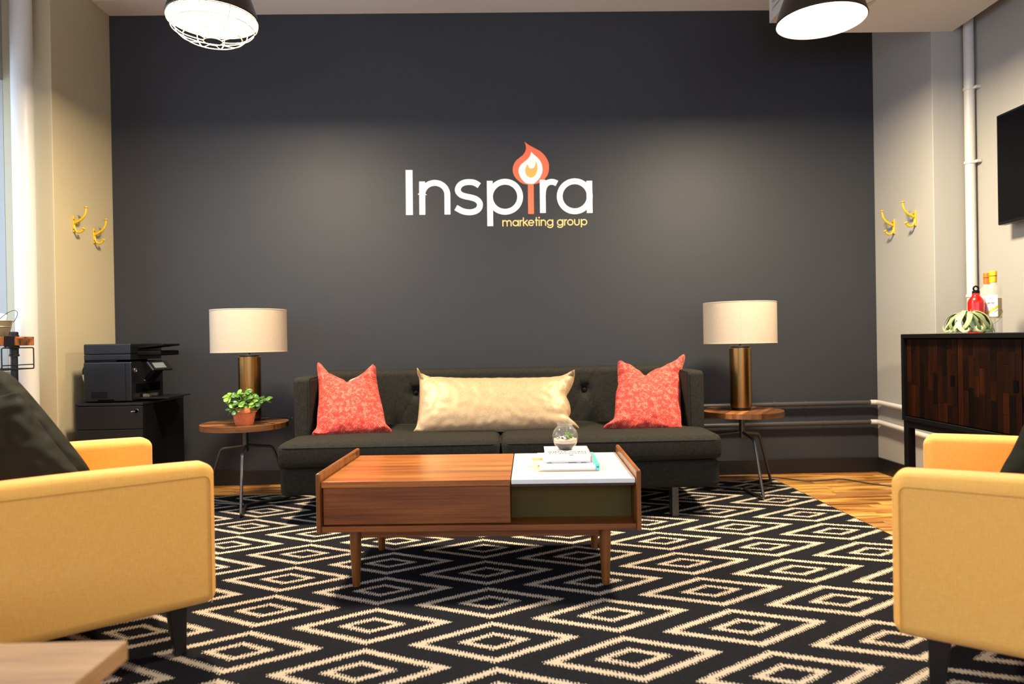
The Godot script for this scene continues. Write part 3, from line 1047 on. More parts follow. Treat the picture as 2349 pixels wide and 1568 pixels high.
func sofa_pillows() -> void:
	var u := Vector3(1, 0, 0)
	var v := Vector3(0, 0.7788, -0.6273)
	pillow("throw_pillow", "red lozenge print pillow with cream back, leaning near the left sofa arm", "red throw pillows", Vector3(-0.826, 0.443, 0.859), u, v,
		[-0.245, 0.44, -0.242, 0.467, -0.232, 0.473, -0.218, 0.464, -0.2, 0.436, -0.175, 0.41, -0.144, 0.397, -0.112, 0.38, -0.084, 0.366, -0.062, 0.343, -0.041, 0.356, -0.013, 0.37, 0.02, 0.397, 0.044, 0.421, 0.059, 0.449, 0.079, 0.466, 0.093, 0.455, 0.1, 0.421, 0.105, 0.381, 0.116, 0.326, 0.134, 0.254, 0.155, 0.184, 0.172, 0.12, 0.184, 0.07, 0.195, 0.045, 0.214, 0.029, 0.225, 0.003, 0.16, -0.004, 0.021, -0.008, -0.09, -0.012, -0.203, -0.016, -0.206, 0.007, -0.197, 0.037, -0.196, 0.066, -0.202, 0.107, -0.208, 0.185, -0.212, 0.237, -0.221, 0.291, -0.237, 0.381],
		0.075, M.red_print, M.cream_cloth, -0.062, 0.012, 3, 0.05, 18, 0.012)
	pillow("throw_pillow", "red lozenge print pillow with deep notch, leaning by the right sofa arm", "red throw pillows", Vector3(0.797, 0.437, 0.859), u, v,
		[-0.087, 0.457, -0.08, 0.47, -0.067, 0.472, -0.052, 0.46, -0.026, 0.44, 0.009, 0.42, 0.034, 0.4, 0.052, 0.376, 0.066, 0.361, 0.088, 0.381, 0.118, 0.398, 0.158, 0.416, 0.192, 0.431, 0.226, 0.45, 0.263, 0.464, 0.294, 0.479, 0.31, 0.481, 0.318, 0.471, 0.311, 0.452, 0.296, 0.417, 0.283, 0.383, 0.268, 0.33, 0.26, 0.274, 0.243, 0.183, 0.232, 0.112, 0.223, 0.05, 0.218, 0.019, 0.223, 0.0, 0.215, -0.012, 0.158, -0.012, 0.028, -0.006, -0.118, -0.002, -0.212, 0.004, -0.217, 0.02, -0.196, 0.036, -0.168, 0.052, -0.152, 0.08, -0.14, 0.139, -0.124, 0.235, -0.104, 0.297, -0.102, 0.331, -0.095, 0.395],
		0.075, M.red_print, M.cream_cloth, 0.066, 0.014, 8, 0.05)
	var t := pillow("lumbar_pillow", "long champagne gold lumbar pillow in the middle of the sofa", "", Vector3(-0.03, 0.434, 0.82), u, Vector3(0, 0.8552, -0.5183),
		[-0.437, 0.335, -0.45, 0.372, -0.442, 0.383, -0.422, 0.362, -0.402, 0.344, -0.341, 0.343, -0.252, 0.337, -0.141, 0.331, -0.007, 0.33, 0.149, 0.326, 0.305, 0.327, 0.372, 0.333, 0.427, 0.342, 0.459, 0.356, 0.473, 0.349, 0.47, 0.326, 0.456, 0.281, 0.432, 0.235, 0.415, 0.205, 0.427, 0.174, 0.433, 0.14, 0.433, 0.101, 0.42, 0.07, 0.442, 0.052, 0.462, 0.025, 0.477, -0.003, 0.439, -0.004, 0.31, -0.006, 0.139, -0.006, -0.054, -0.006, -0.203, -0.006, -0.331, -0.006, -0.416, -0.008, -0.456, -0.004, -0.452, 0.008, -0.442, 0.03, -0.434, 0.082, -0.43, 0.187, -0.432, 0.27],
		0.085, M.gold_cloth, M.gold_cloth, -1.0, 0.007, 13, 0.1, 28)
	part(t, "piping", tube(spline([Vector3(-0.4, -0.004, 0.004), Vector3(-0.2, -0.002, 0.006), Vector3(0.0, -0.003, 0.006), Vector3(0.2, -0.002, 0.006), Vector3(0.42, 0.0, 0.003)], 6), 0.0028, 6), M.gold_piping)


# ---------------------------------------------------------------- coffee table and what stands on it
func coffee_table() -> void:
	var t := thing("coffee_table", "mid century walnut coffee table with half white lacquer top and open cubby", "table", Vector3(-0.075, RUG_TOP + 0.0005, 1.84), -0.044)
	var y := -RUG_TOP
	for s in [-1.0, 1.0]:
		part(t, "side_panel", rbox(Vector3(0.018, 0.228, 0.62), 0.008, 3, Vector3i(1, 1, 1), Vector3(0.5975 * s, 0.346 + y, 0.0)), M.walnut_up)
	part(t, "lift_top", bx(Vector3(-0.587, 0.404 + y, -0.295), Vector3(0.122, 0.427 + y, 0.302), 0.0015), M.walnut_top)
	part(t, "white_top", bx(Vector3(0.126, 0.409 + y, -0.295), Vector3(0.587, 0.427 + y, 0.298), 0.0025), M.white_lacquer, "white lacquered half of the top")
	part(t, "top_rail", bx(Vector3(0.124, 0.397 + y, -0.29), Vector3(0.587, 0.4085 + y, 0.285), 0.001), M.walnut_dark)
	part(t, "drawer_front", bx(Vector3(-0.584, 0.262 + y, 0.268), Vector3(0.121, 0.401 + y, 0.288), 0.0015), M.walnut)
	part(t, "divider", bx(Vector3(0.104, 0.258 + y, -0.285), Vector3(0.121, 0.402 + y, 0.268), 0.001), M.walnut_up)
	part(t, "back_panel", bx(Vector3(-0.587, 0.256 + y, -0.298), Vector3(0.587, 0.404 + y, -0.286), 0.001), M.walnut)
	part(t, "cubby_lining", bx(Vector3(0.122, 0.258 + y, 0.176), Vector3(0.587, 0.397 + y, 0.188), 0.001), M.cubby_back, "dark olive inner back")
	part(t, "bottom_shelf", bx(Vector3(-0.5885, 0.236 + y, -0.298), Vector3(0.5885, 0.258 + y, 0.3), 0.002), M.walnut)
	for s in [-1.0, 1.0]:
		part(t, "apron", bx(Vector3(-0.46, 0.196 + y, 0.222 * s - 0.009), Vector3(0.46, 0.236 + y, 0.222 * s + 0.009), 0.002), M.walnut)
		part(t, "apron", bx(Vector3(0.478 * s - 0.009, 0.196 + y, -0.21), Vector3(0.478 * s + 0.009, 0.236 + y, 0.21), 0.002), M.walnut)
		for z in [-1.0, 1.0]:
			part(t, "leg", lathe([Vector2(0, 0), Vector2(0.0135, 0.0), Vector2(0.0145, 0.003), Vector2(0.0215, 0.15), Vector2(0.0215, 0.236 + y), Vector2(0, 0.236 + y)], 24, Vector3(0.478 * s, 0, 0.232 * z)), M.walnut_up)


func lettering(text: String, size: int, px: float, depth := 0.0004, weight := 700, called := "Droid Sans") -> TextMesh:
	var f := SystemFont.new()
	f.font_names = PackedStringArray([called])
	f.font_weight = weight
	var tm := TextMesh.new()
	tm.text = text
	tm.font = f
	tm.font_size = size
	tm.pixel_size = px
	tm.depth = depth
	tm.curve_step = 1.5
	return tm


func books_and_terrarium() -> void:
	var turn := -0.044
	var c := Vector3(0.272, 0.4280, 1.868)
	var b := thing("book", "thick white book with turquoise spine, beneath the lettered book", "book", c, turn, "books stacked on the white table top")
	part(b, "page_block", bx(Vector3(-0.112, 0.0025, -0.135), Vector3(0.108, 0.0255, 0.135), 0.0008), M.page_white)
	part(b, "bottom_board", bx(Vector3(-0.119, 0, -0.14), Vector3(0.118, 0.0026, 0.14), 0.0008), M.board_tan)
	part(b, "top_board", bx(Vector3(-0.119, 0.0255, -0.14), Vector3(0.097, 0.0282, 0.14), 0.0008), M.cover_white)
	part(b, "spine", bx(Vector3(0.0975, 0.0256, -0.14), Vector3(0.122, 0.0286, 0.14), 0.0008), M.teal, "turquoise cloth spine")
	part(b, "spine", bx(Vector3(0.1085, 0.0, -0.14), Vector3(0.122, 0.0258, 0.14), 0.0012), M.teal, "turquoise cloth spine")
	part(b, "spine_mark", bx(Vector3(0.111, 0.012, 0.1398), Vector3(0.119, 0.019, 0.1404), 0.0001), mat("teal_dark", rgb(24, 118, 128), 0.5))
	part(b, "bookmark", bx(Vector3(-0.143, 0.0288, 0.0), Vector3(-0.1, 0.0296, 0.045), 0.0003), M.card_orange, "orange card sticking out at the side")
	var a := thing("book", "white book with upside down black lettering on its cover, under the terrarium", "book", c + Vector3(0, 0.0290, -0.01), turn, "books stacked on the white table top")
	part(a, "page_block", bx(Vector3(-0.084, 0.003, -0.115), Vector3(0.09, 0.0255, 0.127), 0.0008), M.page_white)
	part(a, "bottom_board", bx(Vector3(-0.09, 0, -0.12), Vector3(0.094, 0.003, 0.13), 0.0008), M.cover_white)
	part(a, "top_board", bx(Vector3(-0.09, 0.0255, -0.12), Vector3(0.094, 0.0285, 0.13), 0.0008), M.cover_white)
	part(a, "spine", bx(Vector3(0.0905, 0.0, -0.12), Vector3(0.0955, 0.0285, 0.13), 0.0012), mat("spine_pink", rgb(230, 150, 150), 0.5))
	var up := Basis(Vector3(-1, 0, 0), Vector3(0, 0, 1), Vector3(0, 1, 0))
	for k in 2:
		part(a, "cover_text", lettering(["HUMANS OF", "NEW YORK"][k], 40, [0.00067, 0.00078][k]), M.ink).transform = Transform3D(up, Vector3(0.001, 0.0287, [0.07, 0.035][k]))
	part(a, "cover_text", lettering("STORIES", 24, 0.0005), M.ink_grey).transform = Transform3D(up, Vector3(-0.02, 0.0287, -0.012))
	for q in [[-0.05, -0.012, 0], [0.005, 0.022, 1], [0.05, 0.08, 0]]:
		part(a, "cover_picture", bx(Vector3(q[0], 0.0284, 0.112), Vector3(q[1], 0.0287, 0.126), 0.0001), [M.board_tan, M.olive_velvet][q[2]])
	for q in [[-0.085, -0.065], [0.0, 0.035], [0.05, 0.072]]:
		part(a, "board_print", bx(Vector3(q[0], 0.0006, 0.1299), Vector3(q[1], 0.0024, 0.1304), 0.0001), M.ink)
	# terrarium
	var t := thing("terrarium", "round glass bowl terrarium with sand, pebbles and a small succulent, on the books", "terrarium", c + Vector3(0.0, 0.0577, -0.045), 0.0)
	var prof := [Vector2(0.0, 0.0), Vector2(0.028, 0.0), Vector2(0.034, 0.006), Vector2(0.047, 0.024), Vector2(0.054, 0.048), Vector2(0.050, 0.072), Vector2(0.040, 0.088), Vector2(0.033, 0.095), Vector2(0.0325, 0.102), Vector2(0.037, 0.110), Vector2(0.0365, 0.114)]
	part(t, "glass_bowl", lathe(spline(prof, 4), 48), M.clear_glass, "clear glass")
	part(t, "soil", lathe([Vector2(0, 0.002), Vector2(0.027, 0.002), Vector2(0.043, 0.025), Vector2(0.0445, 0.028), Vector2(0.0, 0.031)], 32), M.soil)
	var sand := lathe(spline([Vector2(0.0447, 0.0275), Vector2(0.0475, 0.037), Vector2(0.046, 0.043), Vector2(0.03, 0.043), Vector2(0.012, 0.046), Vector2(0.0, 0.046)], 4), 32)
	part(t, "sand", sand.deform(func(p): return p + Vector3(0, 0.005 * sin(p.x * 130.0 + 1.0) * cos(p.z * 110.0) * (1.0 if p.y > 0.04 else 0.0), 0)), M.sand)
	for k in 14:
		var an := rng.randf() * TAU
		var r := rng.randf_range(0.008, 0.036)
		var s := rbox(Vector3(0.012, 0.009, 0.010) * rng.randf_range(0.6, 1.1), 0.004, 3)
		part(t, "pebble", s, [M.page_white, M.sand, M.soil, M.screen_grey][k % 4]).transform = Transform3D(Basis(Vector3.UP, an * 3.0), Vector3(cos(an) * r, 0.0475, sin(an) * r))
	for k in 9:
		var an := TAU * k / 9.0 + 0.3
		var leaf := puff(loop2([0, 0, 0.006, 0.012, 0.004, 0.024, 0, 0.03, -0.004, 0.024, -0.006, 0.012], 3), 0.0022, 1.0, 5)
		leaf.add(puff(loop2([0, 0, 0.006, 0.012, 0.004, 0.024, 0, 0.03, -0.004, 0.024, -0.006, 0.012], 3), 0.0022, -1.0, 5))
		part(t, "leaf", leaf, [M.leaf_lime, M.leaf_green][k % 2]).transform = Transform3D(Basis(Vector3.UP, an) * Basis(Vector3.RIGHT, rng.randf_range(0.3, 0.9)), Vector3(0.012, 0.045, 0.012))
	part(t, "stem", tube(spline([Vector3(0.004, 0.046, 0.0), Vector3(0.006, 0.075, 0.004), Vector3(0.004, 0.105, 0.003), Vector3(0.006, 0.116, 0.002)], 5), 0.0016, 6), M.leaf_lime)


# ---------------------------------------------------------------- side tables and lamps
const TABLE_TOP := 0.497

func side_tables() -> void:
	for k in 2:
		var at: Vector3 = [Vector3(-1.473, RUG_TOP, 0.68), Vector3(1.465, RUG_TOP, 0.54)][k]
		var t := thing("side_table", ["round walnut side table on bent steel tripod, beside the potted plant and left lamp", "round walnut side table on bent steel tripod, right of the sofa"][k], "table", at, 0.0, "round side tables beside the sofa")
		var R := 0.242
		var disc := PackedVector2Array(circle(R, 96))
		var n := 5
		var dir: float = [0.14, 1.05][k]
		for s in n:
			var a := lerpf(-R, R, float(s) / n) + 0.0004
			var b := lerpf(-R, R, float(s + 1) / n) - 0.0004
			var strip := PackedVector2Array([Vector2(-1, a), Vector2(1, a), Vector2(1, b), Vector2(-1, b)])
			var poly := Geometry2D.intersect_polygons(disc, strip)
			var g := prism(poly[0], 0.0, 0.03)
			var o := part(t, "plank", g, M["stave_%d" % [[0, 1, 2, 4, 5], [2, 0, 3, 5, 1]][k][s]])
			o.transform = Transform3D(Basis(Vector3.UP, dir) * Basis(Vector3.RIGHT, -PI / 2), Vector3(0, TABLE_TOP - 0.030 - RUG_TOP, 0))
		part(t, "stem", lathe([Vector2(0, 0.318), Vector2(0.0175, 0.318), Vector2(0.0175, TABLE_TOP - 0.03 - RUG_TOP), Vector2(0.0, TABLE_TOP - 0.03 - RUG_TOP)], 20), M.leg_steel)
		part(t, "mount_plate", lathe([Vector2(0, 0.449), Vector2(0.06, 0.449), Vector2(0.06, 0.4549), Vector2(0, 0.4549)], 28), M.black_metal)
		var a0: float = [76.0, 86.0][k]
		for j in 3:
			var a := deg_to_rad(a0 - 120.0 * j)
			var d := Vector3(cos(a), 0, sin(a))
			var path := [d * 0.012 + Vector3(0, 0.352, 0), d * 0.165 + Vector3(0, 0.328, 0), d * 0.282 + Vector3(0, 0.009, 0), d * 0.012 + Vector3(0, 0.009, 0)]
			part(t, "leg", tube(bend(path, 0.025, 6), 0.0085, 12), M.raw_steel if j == 0 else M.leg_steel)


func lamps() -> void:
	for k in 2:
		var at: Vector3 = [Vector3(-1.468, TABLE_TOP, 0.60), Vector3(1.464, TABLE_TOP, 0.53)][k]
		var t := thing("table_lamp", ["bronze cylinder table lamp with linen drum shade, behind the potted plant", "bronze cylinder table lamp with linen drum shade, right of the sofa"][k], "lamp", at, 0.0, "bronze table lamps with drum shades")
		part(t, "base", lathe([Vector2(0, 0), Vector2(0.055, 0), Vector2(0.057, 0.002), Vector2(0.057, 0.018), Vector2(0, 0.018)], 40), M.black_metal)
		part(t, "body", lathe([Vector2(0, 0.018), Vector2(0.062, 0.018), Vector2(0.0635, 0.0195), Vector2(0.0635, 0.3755), Vector2(0.062, 0.377), Vector2(0, 0.377)], 56), M.bronze)
		part(t, "collar", lathe([Vector2(0, 0.377), Vector2(0.056, 0.377), Vector2(0.056, 0.386), Vector2(0.053, 0.389), Vector2(0, 0.389)], 40), M.black_metal)
		part(t, "neck", lathe([Vector2(0.006, 0.389), Vector2(0.006, 0.44), Vector2(0.017, 0.44), Vector2(0.017, 0.5), Vector2(0.0, 0.5)], 16), M.black_metal)
		var y0 := 0.403
		var y1 := 0.652
		var R := 0.2135
		var s := part(t, "shade", lathe([Vector2(R - 0.003, y0), Vector2(R, y0), Vector2(R, y1), Vector2(R - 0.003, y1), Vector2(R - 0.003, y0)], 96), M.shade_linen)
		for y in [y0 + 0.003, y1 - 0.003]:
			var ring := []
			for i in 72: ring.append(Vector3(cos(TAU * i / 72) * (R - 0.001), y, sin(TAU * i / 72) * (R - 0.001)))
			part(s, "hem", tube(ring, 0.0024, 6, true), M.shade_linen)
		var sa: float = [4.2, 1.86][k]
		var seam := Geo.new()
		seam.add(box(Vector3(0.0012, y1 - y0 - 0.004, 0.009), Vector3(R, (y0 + y1) / 2, 0.0), 0.0004), Transform3D(Basis(Vector3.UP, -sa), Vector3.ZERO))
		part(s, "seam", seam, M.shade_linen)
		for i in 3:
			var a := TAU * i / 3 + 0.5
			part(t, "spider_arm", tube([Vector3(0, y0 + 0.03, 0), Vector3(cos(a) * (R - 0.004), y0 + 0.02, sin(a) * (R - 0.004))], 0.0018, 6), M.black_metal)
		var bulb := []
		for i in 11:
			bulb.append(Vector2(0.03 * sin(PI * i / 10), 0.535 - 0.035 * cos(PI * i / 10)))
		part(t, "bulb", lathe(bulb, 18), M.paper)


func potted_plant() -> void:
	var t := thing("potted_plant", "small green succulent with rounded leaves in a terracotta pot on the left side table", "plant", Vector3(-1.432, TABLE_TOP, 0.80))
	part(t, "pot", lathe([Vector2(0, 0), Vector2(0.046, 0), Vector2(0.048, 0.002), Vector2(0.0625, 0.071), Vector2(0.0685, 0.0715), Vector2(0.0705, 0.096), Vector2(0.0695, 0.098), Vector2(0.0635, 0.098), Vector2(0.061, 0.075), Vector2(0, 0.074)], 48), M.terracotta, "plain terracotta pot")
	part(t, "soil", lathe([Vector2(0.062, 0.086), Vector2(0.03, 0.09), Vector2(0, 0.09)], 32), M.soil)
	var shapes := []
	for q in [[0.012, 0.036], [0.0135, 0.034], [0.010, 0.04]]:
		var w: float = q[0]
		var h: float = q[1]
		var o := loop2([0, 0, w * 0.35, h * 0.25, w, h * 0.68, w * 0.6, h * 0.95, 0, h, -w * 0.6, h * 0.95, -w, h * 0.68, -w * 0.35, h * 0.25], 3)
		var g := puff(o, 0.0028, 1.0, 6)
		g.add(puff(o, 0.0022, -1.0, 6))
		g.deform(func(p): return p + Vector3(0, 0, -6.0 * p.y * p.y + 5.0 * p.x * p.x))
		shapes.append(g.mesh())
	var r := RandomNumberGenerator.new()
	r.seed = 12
	var stems := []
	for k in 16:
		var a := TAU * k / 16.0 + r.randf_range(-0.2, 0.2)
		var reach := r.randf_range(0.02, 0.075)
		var top := r.randf_range(0.12, 0.185) - reach * 0.4
		stems.append([Vector3(cos(a) * 0.02, 0.088, sin(a) * 0.02), Vector3(cos(a) * reach * 0.6, lerpf(0.09, top, 0.75), sin(a) * reach * 0.6), Vector3(cos(a) * reach, top, sin(a) * reach)])
	stems.append([Vector3(0.03, 0.09, 0.01), Vector3(0.075, 0.128, 0.02), Vector3(0.118, 0.138, 0.02)])
	stems.append([Vector3(-0.02, 0.09, 0.01), Vector3(-0.05, 0.14, 0.015), Vector3(-0.075, 0.158, 0.02)])
	stems.append([Vector3(0.0, 0.09, 0.0), Vector3(0.005, 0.15, -0.01), Vector3(0.01, 0.19, 0.0)])
	for s in stems:
		var path := spline(s, 5)
		part(t, "stem", tube(path, 0.0022, 6), M.leaf_lime)
		for q in [[1.0, 4], [0.72, 2], [0.45, 1]]:
			var p: Vector3 = path[int(q[0] * (path.size() - 1))]
			for i in q[1]:
				var an := r.randf() * TAU
				var out := Vector3(p.x, 0, p.z).normalized() if Vector2(p.x, p.z).length() > 0.01 else Vector3.RIGHT
				var dir := (out * 0.75 + Vector3(cos(an), r.randf_range(-0.5, 0.75), sin(an)) * 0.9).normalized()
				var face := Vector3(r.randf_range(-0.5, 0.5), 1.0, r.randf_range(0.2, 1.1)).normalized()
				var side := dir.cross(face).normalized()
				var b := Basis(side, dir, side.cross(dir))
				var o := part(t, "leaf", shapes[r.randi() % 3], [M.leaf_green, M.leaf_green, M.leaf_dark, M.leaf_lime][r.randi() % 4])
				o.transform = Transform3D(b.scaled(Vector3.ONE * r.randf_range(1.0, 1.4)), p)


# ---------------------------------------------------------------- armchairs
func armchairs() -> void:
	for k in 2:
		var at: Vector3 = [Vector3(-1.47, 0, 2.546), Vector3(1.608, 0, 2.876)][k]
		var turn: float = [deg_to_rad(128.75), deg_to_rad(-126.87)][k]
		var t := thing("armchair", ["mustard yellow armchair in front of the window, beside the low table", "mustard yellow armchair in front of the dark console"][k], "armchair", at, turn, "mustard yellow armchairs facing the coffee table")
		part(t, "seat_base", rbox(Vector3(0.66, 0.14, 0.74), 0.02, 3, Vector3i(1, 1, 1), Vector3(0, 0.25, 0.02)), M.mustard)
		for s in [-1.0, 1.0]:
			var arm := rbox(Vector3(0.12, 0.42, 0.84), 0.034, 6, Vector3i(2, 6, 10), Vector3(0.38 * s, 0.38, 0.01))
			arm.deform(func(p): return p + Vector3(0, 0.010 * cos((p.z - 0.01) * 3.4) * smoothstep(0.5, 0.59, p.y), 0))
			part(t, "arm", arm, M.mustard)
			for e in [0.4402]:
				part(t, "piping", tube(bend([Vector3(e * s, 0.176, 0.41), Vector3(e * s, 0.556, 0.41), Vector3(e * s, 0.563, -0.38)], 0.02), 0.0018, 6), M.mustard_seam)
		var seat := rbox(Vector3(0.64, 0.14, 0.66), 0.045, 5, Vector3i(12, 2, 12), Vector3(0, 0.385, 0.09))
		seat.deform(func(p): return p + Vector3(0, 0.018 * cos(p.x * 4.4) * cos((p.z - 0.09) * 4.2) * (1.0 if p.y > 0.4 else 0.0), 0))
		part(t, "seat_cushion", seat, M.mustard)
		var lean := Transform3D(Basis(Vector3.RIGHT, -0.16), Vector3(0, 0.17, -0.36))
		var back := Geo.new()
		back.add(rbox(Vector3(0.88, 0.66, 0.13), 0.035, 4, Vector3i(2, 2, 1), Vector3(0, 0.33, 0.0)), lean)
		part(t, "backrest", back, M.mustard)
		var bc := Geo.new()
		bc.add(rbox(Vector3(0.64, 0.42, 0.15), 0.05, 5, Vector3i(8, 8, 1), Vector3(0, 0.49, 0.13)), lean)
		part(t, "back_cushion", bc, M.mustard)
		for s in [-1.0, 1.0]:
			for z in [-0.34, 0.33]:
				var foot: Vector3 = t.transform * Vector3(0.35 * s, 0, z)
				var y := RUG_TOP + 0.0005 if absf(foot.x) < 1.9 else 0.0
				var a := Geo.new()
				for q in [[0.0, 0.016], [1.0, 0.03]]: pass
				var leg := rbox(Vector3(0.056, 0.185 - y, 0.056), 0.004, 2, Vector3i(1, 1, 1), Vector3(0.35 * s, (0.185 + y) / 2, z))
				leg.deform(func(p):
					var f := 0.55 + 0.45 * clampf((p.y - y) / 0.17, 0, 1)
					return Vector3(0.35 * s + 0.012 * s * (1.0 - f) + (p.x - 0.35 * s) * f, p.y, z + (p.z - z) * f + 0.02 * signf(z) * (1.0 - f)))
				part(t, "leg", leg, M.dark_leg)
	var n := Vector3(0.5912, 0.3448, 0.7291)
	var u := Vector3(0.7768, 0, -0.6298)
	var v := n.cross(u)
	pillow("chair_pillow", "dark olive satin pillow standing at the back of the left armchair", "dark pillows on the armchairs", Vector3(-1.56, 0.6, 2.47), u, v,
		[-0.035, 0.285, 0.0, 0.262, 0.038, 0.209, 0.105, 0.095, 0.15, 0.015, 0.196, -0.075, 0.19, -0.105, 0.129, -0.13, -0.001, -0.131, -0.152, -0.107, -0.265, 0.069, -0.217, 0.245, -0.108, 0.297], 0.075, M.olive_satin, M.olive_satin, -1.0, 0.012, 21)
	pillow("chair_pillow", "dark olive satin pillow lying in front of the other one in the left armchair", "dark pillows on the armchairs", Vector3(-1.475, 0.6, 2.565), u, v,
		[-0.001, 0.215, 0.01, 0.2, 0.045, 0.118, 0.08, 0.05, 0.112, -0.007, 0.15, -0.075, 0.14, -0.105, 0.056, -0.126, -0.136, -0.1, -0.232, 0.088, -0.118, 0.179, -0.03, 0.21], 0.06, M.olive_satin, M.olive_satin, -1.0, 0.014, 25)
	n = Vector3(-0.4021, 0.3016, 0.8645)
	u = Vector3(0.9067, 0, 0.4217)
	v = n.cross(u)
	pillow("chair_pillow", "dark olive velvet pillow in the right armchair", "dark pillows on the armchairs", Vector3(1.68, 0.6, 2.8), u, v,
		[-0.237, -0.085, -0.22, -0.045, -0.198, -0.005, -0.158, 0.082, -0.11, 0.155, -0.09, 0.17, -0.021, 0.187, 0.068, 0.15, 0.12, 0.02, 0.1, -0.09, 0.0, -0.125, -0.14, -0.122, -0.225, -0.11], 0.07, M.olive_velvet, M.olive_velvet, -1.0, 0.008, 31)


# ---------------------------------------------------------------- printer on its cabinet
func printer_corner() -> void:
	var t := thing("file_cabinet", "black drawer cabinet under the printer in the left corner", "cabinet", Vector3(-2.275, 0, 0.363))
	var X0 := -0.193
	var X1 := 0.194
	part(t, "body", bx(Vector3(X0, 0.02, -0.263), Vector3(X1, 0.602, 0.25), 0.003), M.matte_black)
	part(t, "top", bx(Vector3(X0 - 0.002, 0.603, -0.263), Vector3(X1 + 0.002, 0.618, 0.268), 0.003), M.black_plastic)
	part(t, "plinth", bx(Vector3(X0 + 0.02, 0.0, -0.24), Vector3(X1 - 0.02, 0.02, 0.23), 0.002), M.matte_black)
	for d in [[0.466, 0.599], [0.322, 0.462], [0.026, 0.318]]:
		part(t, "drawer", bx(Vector3(X0 + 0.001, d[0], 0.25), Vector3(X1 - 0.001, d[1], 0.267), 0.003), M.black_plastic)
	var q := Basis(Vector3.RIGHT, PI / 2)
	var lock := part(t, "lock", lathe([Vector2(0, 0.006), Vector2(0.010, 0.006), Vector2(0.012, 0.003), Vector2(0.012, 0)], 24), M.chrome)
	lock.transform = Transform3D(q, Vector3(0.160, 0.570, 0.267))
	part(lock, "key", tube([Vector3(-0.004, 0.012, 0), Vector3(-0.02, 0.016, 0.0), Vector3(-0.024, 0.016, 0.004)], 0.003, 6), M.chrome)

	var p := thing("printer", "black office printer with paper trays and tilted control panel, on the drawer cabinet", "printer", Vector3(-2.309, 0.6185, 0.385))
	var x0 := -0.14
	var x1 := 0.141
	part(p, "body", rbox(Vector3(x1 - x0, 0.235, 0.39), 0.008, 3, Vector3i(1, 1, 1), Vector3((x0 + x1) / 2, 0.1205, 0.0)), M.black_plastic)
	part(p, "side_panel", rbox(Vector3(0.235, 0.225, 0.006), 0.0025, 2, Vector3i(1, 1, 1), Vector3(-0.012, 0.12, 0.1965)), M.black_plastic)
	part(p, "neck", bx(Vector3(x0 + 0.004, 0.236, -0.185), Vector3(0.05, 0.252, 0.190), 0.003), M.matte_black)
	part(p, "scanner", rbox(Vector3(0.272, 0.034, 0.385), 0.005, 2, Vector3i(1, 1, 1), Vector3(-0.001, 0.2655, 0.0)), M.black_plastic)
	part(p, "lid", rbox(Vector3(0.274, 0.062, 0.385), 0.007, 3, Vector3i(1, 1, 1), Vector3(-0.001, 0.314, 0.0)), M.black_plastic)
	part(p, "feeder_tray", rbox(Vector3(0.18, 0.012, 0.22), 0.004, 2), M.matte_black).transform = Transform3D(Basis(Vector3.BACK, 0.1), Vector3(0.2, 0.326, 0.0))
	part(p, "feeder_hood", rbox(Vector3(0.15, 0.03, 0.25), 0.01, 3), M.matte_black).transform = Transform3D(Basis(Vector3.BACK, 0.0), Vector3(0.195, 0.285, -0.02))
	var c := part(p, "control_panel", rbox(Vector3(0.012, 0.07, 0.15), 0.004, 2), M.black_plastic)
	c.transform = Transform3D(Basis(Vector3.UP, -0.35) * Basis(Vector3.BACK, 0.75), Vector3(0.262, 0.208, 0.1))
	part(c, "display", bx(Vector3(0.0055, -0.02, -0.035), Vector3(0.0068, 0.022, 0.05), 0.0004), M.screen_grey)
	part(c, "hinge_arm", bx(Vector3(-0.12, -0.02, -0.03), Vector3(-0.005, 0.01, 0.03), 0.003), M.matte_black)
	var em := []
	for i in 32: em.append(Vector3(0.1435, 0.186 + sin(TAU * i / 32) * 0.0125, 0.152 + cos(TAU * i / 32) * 0.0115))
	part(p, "emblem", tube(em, 0.0028, 8, true), M.chrome, "silver ring emblem")
	part(p, "emblem_bar", tube([Vector3(0.1435, 0.178, 0.154), Vector3(0.1435, 0.195, 0.150)], 0.002, 6), M.chrome)
	part(p, "output_slot", bx(Vector3(0.128, 0.05, -0.15), Vector3(0.1425, 0.105, 0.15), 0.002), M.dark_hole)
	part(p, "handle_bar", bx(Vector3(0.1405, 0.118, -0.05), Vector3(0.146, 0.123, 0.05), 0.001), M.screen_grey)
	for k in 5:
		part(p, "vent_slat", bx(Vector3(-0.092, 0.029 + 0.0075 * k, 0.199), Vector3(0.0, 0.033 + 0.0075 * k, 0.2025), 0.0006), M.matte_black)
	part(p, "grip", bx(Vector3(-0.055, 0.004, 0.199), Vector3(0.04, 0.018, 0.2025), 0.002), M.dark_hole)
	part(p, "paper_tray", bx(Vector3(0.141, 0.012, -0.16), Vector3(0.33, 0.02, 0.14), 0.002), M.black_plastic)
	for s in [-0.03, 0.06]:
		part(p, "paper_guide", bx(Vector3(0.15, 0.0205, s), Vector3(0.19, 0.04, s + 0.028), 0.003), M.zinc)


